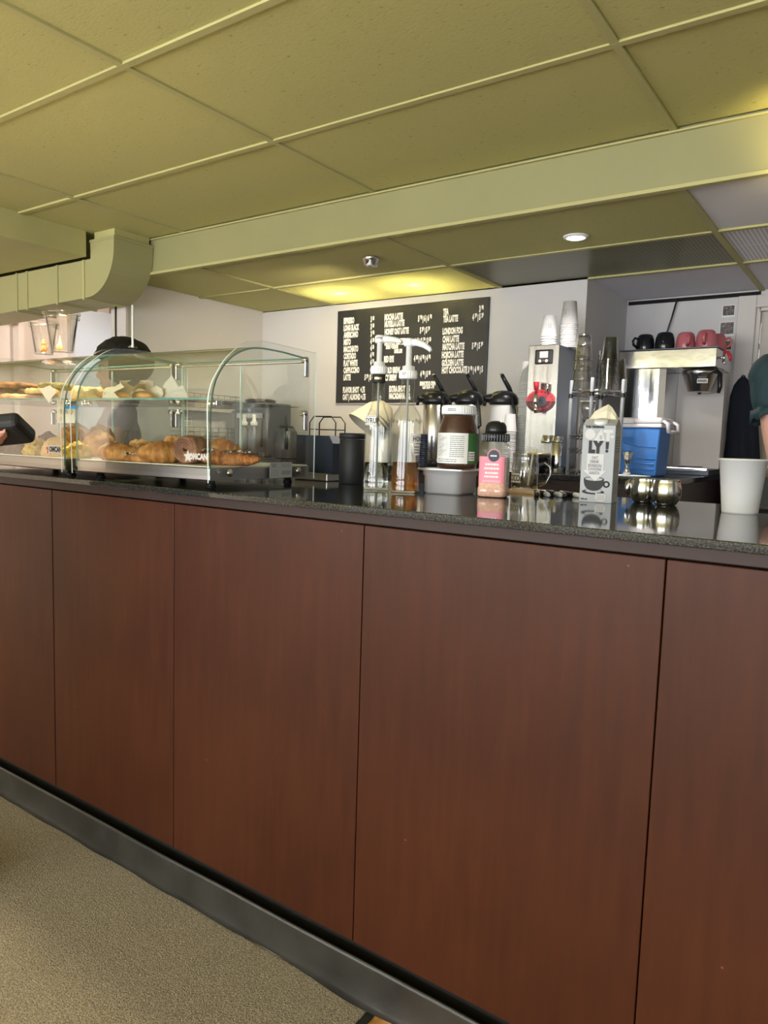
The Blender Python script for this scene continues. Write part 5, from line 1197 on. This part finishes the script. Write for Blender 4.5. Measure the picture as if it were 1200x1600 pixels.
# cone of paper filters
t = thing('filter_stack', 'leaning pile of beige paper filters on a jar behind the syrup bottle', 'filters', (-2.47, 2.33, BT))
for k in range(5):
    b = MB().lathe([(.0, 0), (.045, .003), (.09+.002*k, .055), (.105+.002*k, .10)], 'filter_paper', 48, cap0=False, cap1=False, wob=lambda u, z: 1+.05*z/.1*sin(2*pi*u*24))
    o = b.build('paper_filter', t, (.02-.012*k, -.012*k, .335-.013*k)); o.rotation_euler = (2.62, .42, 0)
MB().lathe([(0, 0), (.050, 0), (.053, .005), (.053, .235), (.048, .245), (0, .246)], 'white_plastic', 28, (.01, -.01, 0)).build('holder', t)
# wire baskets and note on the left wall
def wall_basket(z, h, label):
    t = thing('wall_basket', label, 'basket', (0, 0, 0), 0, 'wire baskets on the wall'); b = MB(); y0, y1, x0, x1 = 1.78, 2.28, XL+.004, XL+.10
    for zz in [z+h*k/3 for k in range(4)]: b.tube([(x0, y0, zz), (x1, y0, zz), (x1, y1, zz), (x0, y1, zz)], .0022, 'gunmetal', 6)
    for k in range(11): yy = y0+(y1-y0)*k/10; b.tube([(x0, yy, z), (x1, yy, z), (x1, yy, z+h)], .0018, 'gunmetal', 6)
    b.build('wires', t); MB().box(x0, x0+.004, y0, y1, z-.004, z+.012, 'gunmetal').build('mount_strip', t)
wall_basket(1.385, .075, 'wire basket high on the pale wall seen through the case')
wall_basket(1.165, .085, 'wire basket low on the pale wall above the counter')
tag(MB().box(XL+.001, XL+.12, 1.76, 2.30, 1.352, 1.372, 'wall_paint', .002).build('wall_shelf'), 'pale narrow shelf on the wall between the wire baskets', 'shelf')
t = thing('wall_note', 'small grey and white notice stuck under the wall shelf', 'notice', (XL+.001, 1.875, 1.255))
MB().box(0, .001, 0, .072, 0, .06, 'paper_label').build('paper', t); b = MB().box(.001, .0014, .006, .066, .038, .052, 'carton_grey'); scribble(b, Matrix.Translation((.0017, .008, .006)) @ Matrix.Rotation(pi/2, 4, 'Z') @ Matrix.Rotation(pi/2, 4, 'X'), .056, .026, 4, 'ink_grey', 91, .55); b.build('printing', t)

# ================================================================== PEOPLE
def limb(mb, pts, rad, m=None, seg=14):
    """tapered limb through joints, rounded at both ends"""
    mb.tube(pts, rad, m, seg)
    for p, r in zip(pts, rad): mb.ball(p, r*.995, m, 2)
def hand_bm(mb, wrist, d, up, s=1.0, curl=0.35, thumb_side=1, splay=1.0, m=None):
    """palm, four unequal fingers and a thumb; d points along the hand, up is the back of the hand"""
    d = Vector(d).normalized(); up = Vector(up); up = (up-d*up.dot(d)).normalized(); sd = d.cross(up)*thumb_side; w = Vector(wrist)
    for k in range(4):
        o = (k-1.5)*.0185*s; limb(mb, [w+sd*o*.55, w+d*.045*s+sd*o*.9, w+d*.088*s+sd*o], [.0150*s, .0135*s, .0105*s], m, 10)
        L = (.064, .080, .086, .076)[k if thumb_side > 0 else k]*s; a = w+d*.088*s+sd*o; ang = 0.0; p = a; pts = [a]
        for j, q in enumerate((.42, .33, .25)):
            ang += curl*(1.0 if j else .7); p = p+(d*cos(ang)-up*sin(ang))*L*q+sd*o*.06*splay; pts.append(p)
        limb(mb, pts, [.0098*s, .0090*s, .0082*s, .0070*s], m, 10)
    a = w+d*.022*s+sd*.030*s; pts = [w+d*.008*s+sd*.012*s, a, a+(d*.55+sd*.75-up*.35).normalized()*.034*s, a+(d*.85+sd*.75-up*.55).normalized()*.062*s]
    limb(mb, pts, [.0150*s, .0140*s, .0105*s, .0085*s], m, 10)
def finish(mb, name, parent, vox, m):
    o = mb.build(name, parent); o.data.materials.clear(); o.data.materials.append(M[m])
    r = o.modifiers.new('skin', 'REMESH'); r.mode = 'VOXEL'; r.voxel_size = vox; r.use_smooth_shade = True
    s = o.modifiers.new('soft', 'SMOOTH'); s.iterations = 4; s.factor = .5
    return o
def person(label, loc, rz, H, skin, shirt, hair_m, hair_kind, arms, vox=.0085, sleeve='short', hem_m=None, grip=(.35, .35)):
    """standing figure facing local -Y; arms = ((elbow, wrist, hand_dir, hand_up) for right(-x) and left(+x)) in units of metres"""
    t = thing('person', label, 'person', loc, rz); k = H/1.70
    V = lambda x, y, z: Vector((x*k, y*k, z*k))
    b = MB()
    # trunk, neck and head
    for c, r, sc in (((0, .005, .96), 1, (.165, .105, .13)), ((0, -.005, 1.10), 1, (.145, .095, .14)), ((0, 0, 1.26), 1, (.165, .105, .15)), ((0, .01, 1.37), 1, (.165, .075, .075))): b.ball(V(*c), k, None, 3, sc)
    limb(b, [V(0, .012, 1.36), V(0, -.002, 1.50)], [.056*k, .052*k])
    b.ball(V(0, .005, 1.608), k, None, 3, (.074, .092, .098)); b.ball(V(0, -.030, 1.545), k, None, 3, (.052, .054, .056))
    b.ball(V(0, -.092, 1.575), k, None, 2, (.012, .017, .016)); limb(b, [V(0, -.082, 1.612), V(0, -.094, 1.580)], [.007*k, .010*k])
    for s in (-1, 1): b.ball(V(s*.076, .008, 1.585), k, None, 2, (.010, .020, .030))
    # legs and feet
    for s in (-1, 1):
        limb(b, [V(s*.085, 0, .93), V(s*.095, -.01, .70), V(s*.098, -.012, .50), V(s*.10, .008, .30), V(s*.102, .012, .085)], [.090*k, .078*k, .056*k, .055*k, .038*k])
        b.ball(V(s*.105, -.055, .042), k, None, 2, (.045, .125, .042))
    # arms and hands
    joints = []
    for s, (el, wr, hd, hu), g in zip((-1, 1), arms, grip):
        S = V(s*.185, .01, 1.385); E_, W_ = Vector(el), Vector(wr); joints.append((S, E_, W_))
        limb(b, [V(s*.12, .01, 1.385), S, S.lerp(E_, .5), E_, E_.lerp(W_, .35), W_], [.055*k, .054*k, .047*k, .039*k, .038*k, .026*k]); hand_bm(b, W_+(Vector(hd).normalized()*.012), hd, hu, k*.97, g, s)
    body = finish(b, 'body', t, vox, skin)
    # clothing follows the body
    b = MB()
    for c, sc in (((0, .005, .97), (.178, .118, .13)), ((0, -.005, 1.10), (.158, .108, .15)), ((0, 0, 1.26), (.178, .118, .15)), ((0, .01, 1.365), (.176, .088, .078))): b.ball(V(*c), k, None, 3, sc)
    for s, (S, E_, W_) in zip((-1, 1), joints):
        q = .24 if sleeve == 'short' else .98
        limb(b, [V(s*.12, .01, 1.38), S, S.lerp(E_, q*.5), S.lerp(E_, q)], [.066*k, .066*k, .064*k, .064*k if sleeve == 'short' else .05*k])
        if sleeve == 'long': limb(b, [E_, E_.lerp(W_, .5), E_.lerp(W_, .92)], [.05*k, .047*k, .036*k])
    finish(b, 'shirt', t, .009, shirt)
    if hem_m:
        for S, E_, W_ in joints:
            c = S.lerp(E_, .37); ax = (E_-S).normalized(); a = ax.cross(Vector((0, 1, 0))).normalized(); bb = ax.cross(a); hb = MB(); n = 56; r1, r2 = [], []
            for i in range(n):
                th = 2*pi*i/n; w = .006*sin(th*9); rr = .0665*k+.004*sin(th*9+1)
                r1.append(hb.bm.verts.new(c-ax*.018+(a*cos(th)+bb*sin(th))*(rr-.002))); r2.append(hb.bm.verts.new(c+ax*(.012+w)+(a*cos(th)+bb*sin(th))*(rr+.003)))
            hb._fin([hb.bm.faces.new((r1[i], r1[(i+1) % n], r2[(i+1) % n], r2[i])) for i in range(n)], hem_m, True); o = hb.build('sleeve_hem', t); sm = o.modifiers.new('thick', 'SOLIDIFY'); sm.thickness = .003
    b = MB(); b.ball(V(0, .005, .93), k, None, 3, (.176, .117, .12))
    for s in (-1, 1): limb(b, [V(s*.085, 0, .92), V(s*.096, -.01, .70), V(s*.099, -.012, .50), V(s*.10, .008, .30), V(s*.102, .012, .11)], [.099*k, .088*k, .067*k, .066*k, .055*k])
    finish(b, 'trousers', t, .010, 'jeans')
    for s in (-1, 1):
        b = MB().ball(V(s*.105, -.058, .046), k, 'shoe', 3, (.050, .133, .048))
        for v in b.bm.verts: v.co.z = max(v.co.z, .002)
        b.build('shoe', t)
    b = MB()
    for s in (-1, 1): b.ball(V(s*.031, -.073, 1.603), .0108*k, 'eye_white', 2)
    e = b.build('eyes', t); b = MB()
    for s in (-1, 1): b.ball(V(s*.031, -.0805, 1.602), .0066*k, 'ink', 2)
    b.build('pupils', t)
    MB().ball(V(0, -.079, 1.535), k, 'lip', 2, (.022, .008, .006)).build('mouth', t)
    b = MB()
    for s in (-1, 1): b.tube([V(s*.015, -.086, 1.622), V(s*.033, -.086, 1.628), V(s*.05, -.073, 1.622)], [.003*k, .004*k, .002*k], hair_m, 6)
    b.build('eyebrows', t)
    b = MB()
    if hair_kind == 'round':
        b.ball(V(0, .035, 1.655), k, hair_m, 4, (.150, .150, .128), .05, 6, 3)
    else:
        b.ball(V(0, .024, 1.632), k, hair_m, 4, (.086, .094, .094), .04, 6, 5); b.ball(V(0, .085, 1.53), k, hair_m, 3, (.075, .04, .12), .05, 5, 2)
    for v in b.bm.verts:      # keep the face free
        if v.co.y < -.045*k and v.co.z < 1.655*k: v.co.y = -.045*k+(v.co.y+.045*k)*.08
    b.build('hair', t)
    return t
# staff member behind the case, facing the customer
person('person with rounded black hair in a mauve top behind the pastry case', (-3.10, 0.985, 0), -.5, 1.585, 'skin_tan', 'mauve_shirt', 'hair_black', 'round',
       (((-.215, -.06, 1.10), (-.12, -.16, 1.20), (.5, -.5, .4), (0, 0, 1)), ((.215, -.06, 1.10), (.13, -.16, 1.20), (-.5, -.5, .4), (0, 0, 1))))
# staff member at the right, only an arm shows past the picture edge
person('person in a dark teal short sleeved top with frilled cuffs behind the counter', (-0.108, 1.13, 0), 0.0, 1.74, 'skin_light', 'teal_shirt', 'hair_brown', 'tied',
       (((-.130, -.03, 1.125), (-.02, -.22, 1.165), (.7, -.7, 0), (0, 0, 1)), ((.21, -.03, 1.12), (.10, -.22, 1.165), (-.7, -.7, 0), (0, 0, 1))), hem_m='teal_shirt')
# customer holding a card reader at the left
person('person in a grey long sleeved top holding out a black card reader', (-2.045, -0.485, 0), 1.62, 1.68, 'skin_light', 'grey_shirt', 'hair_brown', 'tied',
       (((-.21, -.22, 1.13), (-.086, -.525, 1.163), (.40, -.92, .05), (0, 0, -1)), ((.23, .02, 1.08), (.22, -.10, .90), (0, -.2, -1), (1, 0, 0))), sleeve='long', vox=.0065, grip=(.22, .35))
# card reader resting on the customer's palm
t = thing('card_reader', 'black card reader lying on an open hand at the picture edge', 'card reader', (-1.352, -.437, 1.2060)); t.rotation_euler = (-.50, -.13, .60)
MB().box(-.165, 0, -.038, .038, -.016, .016, 'black_matte', .011, 3).build('body', t)
MB().box(-.150, -.085, -.029, .029, .0158, .0166, 'black_plastic', .0003, 1).build('screen', t)
b = MB()
for i in range(4):
    for j in range(3): b.box(-.074+.017*i, -.062+.017*i, -.025+.019*j, -.013+.019*j, .0155, .0172, 'dark_steel', .0006, 1)
b.build('keypad', t)
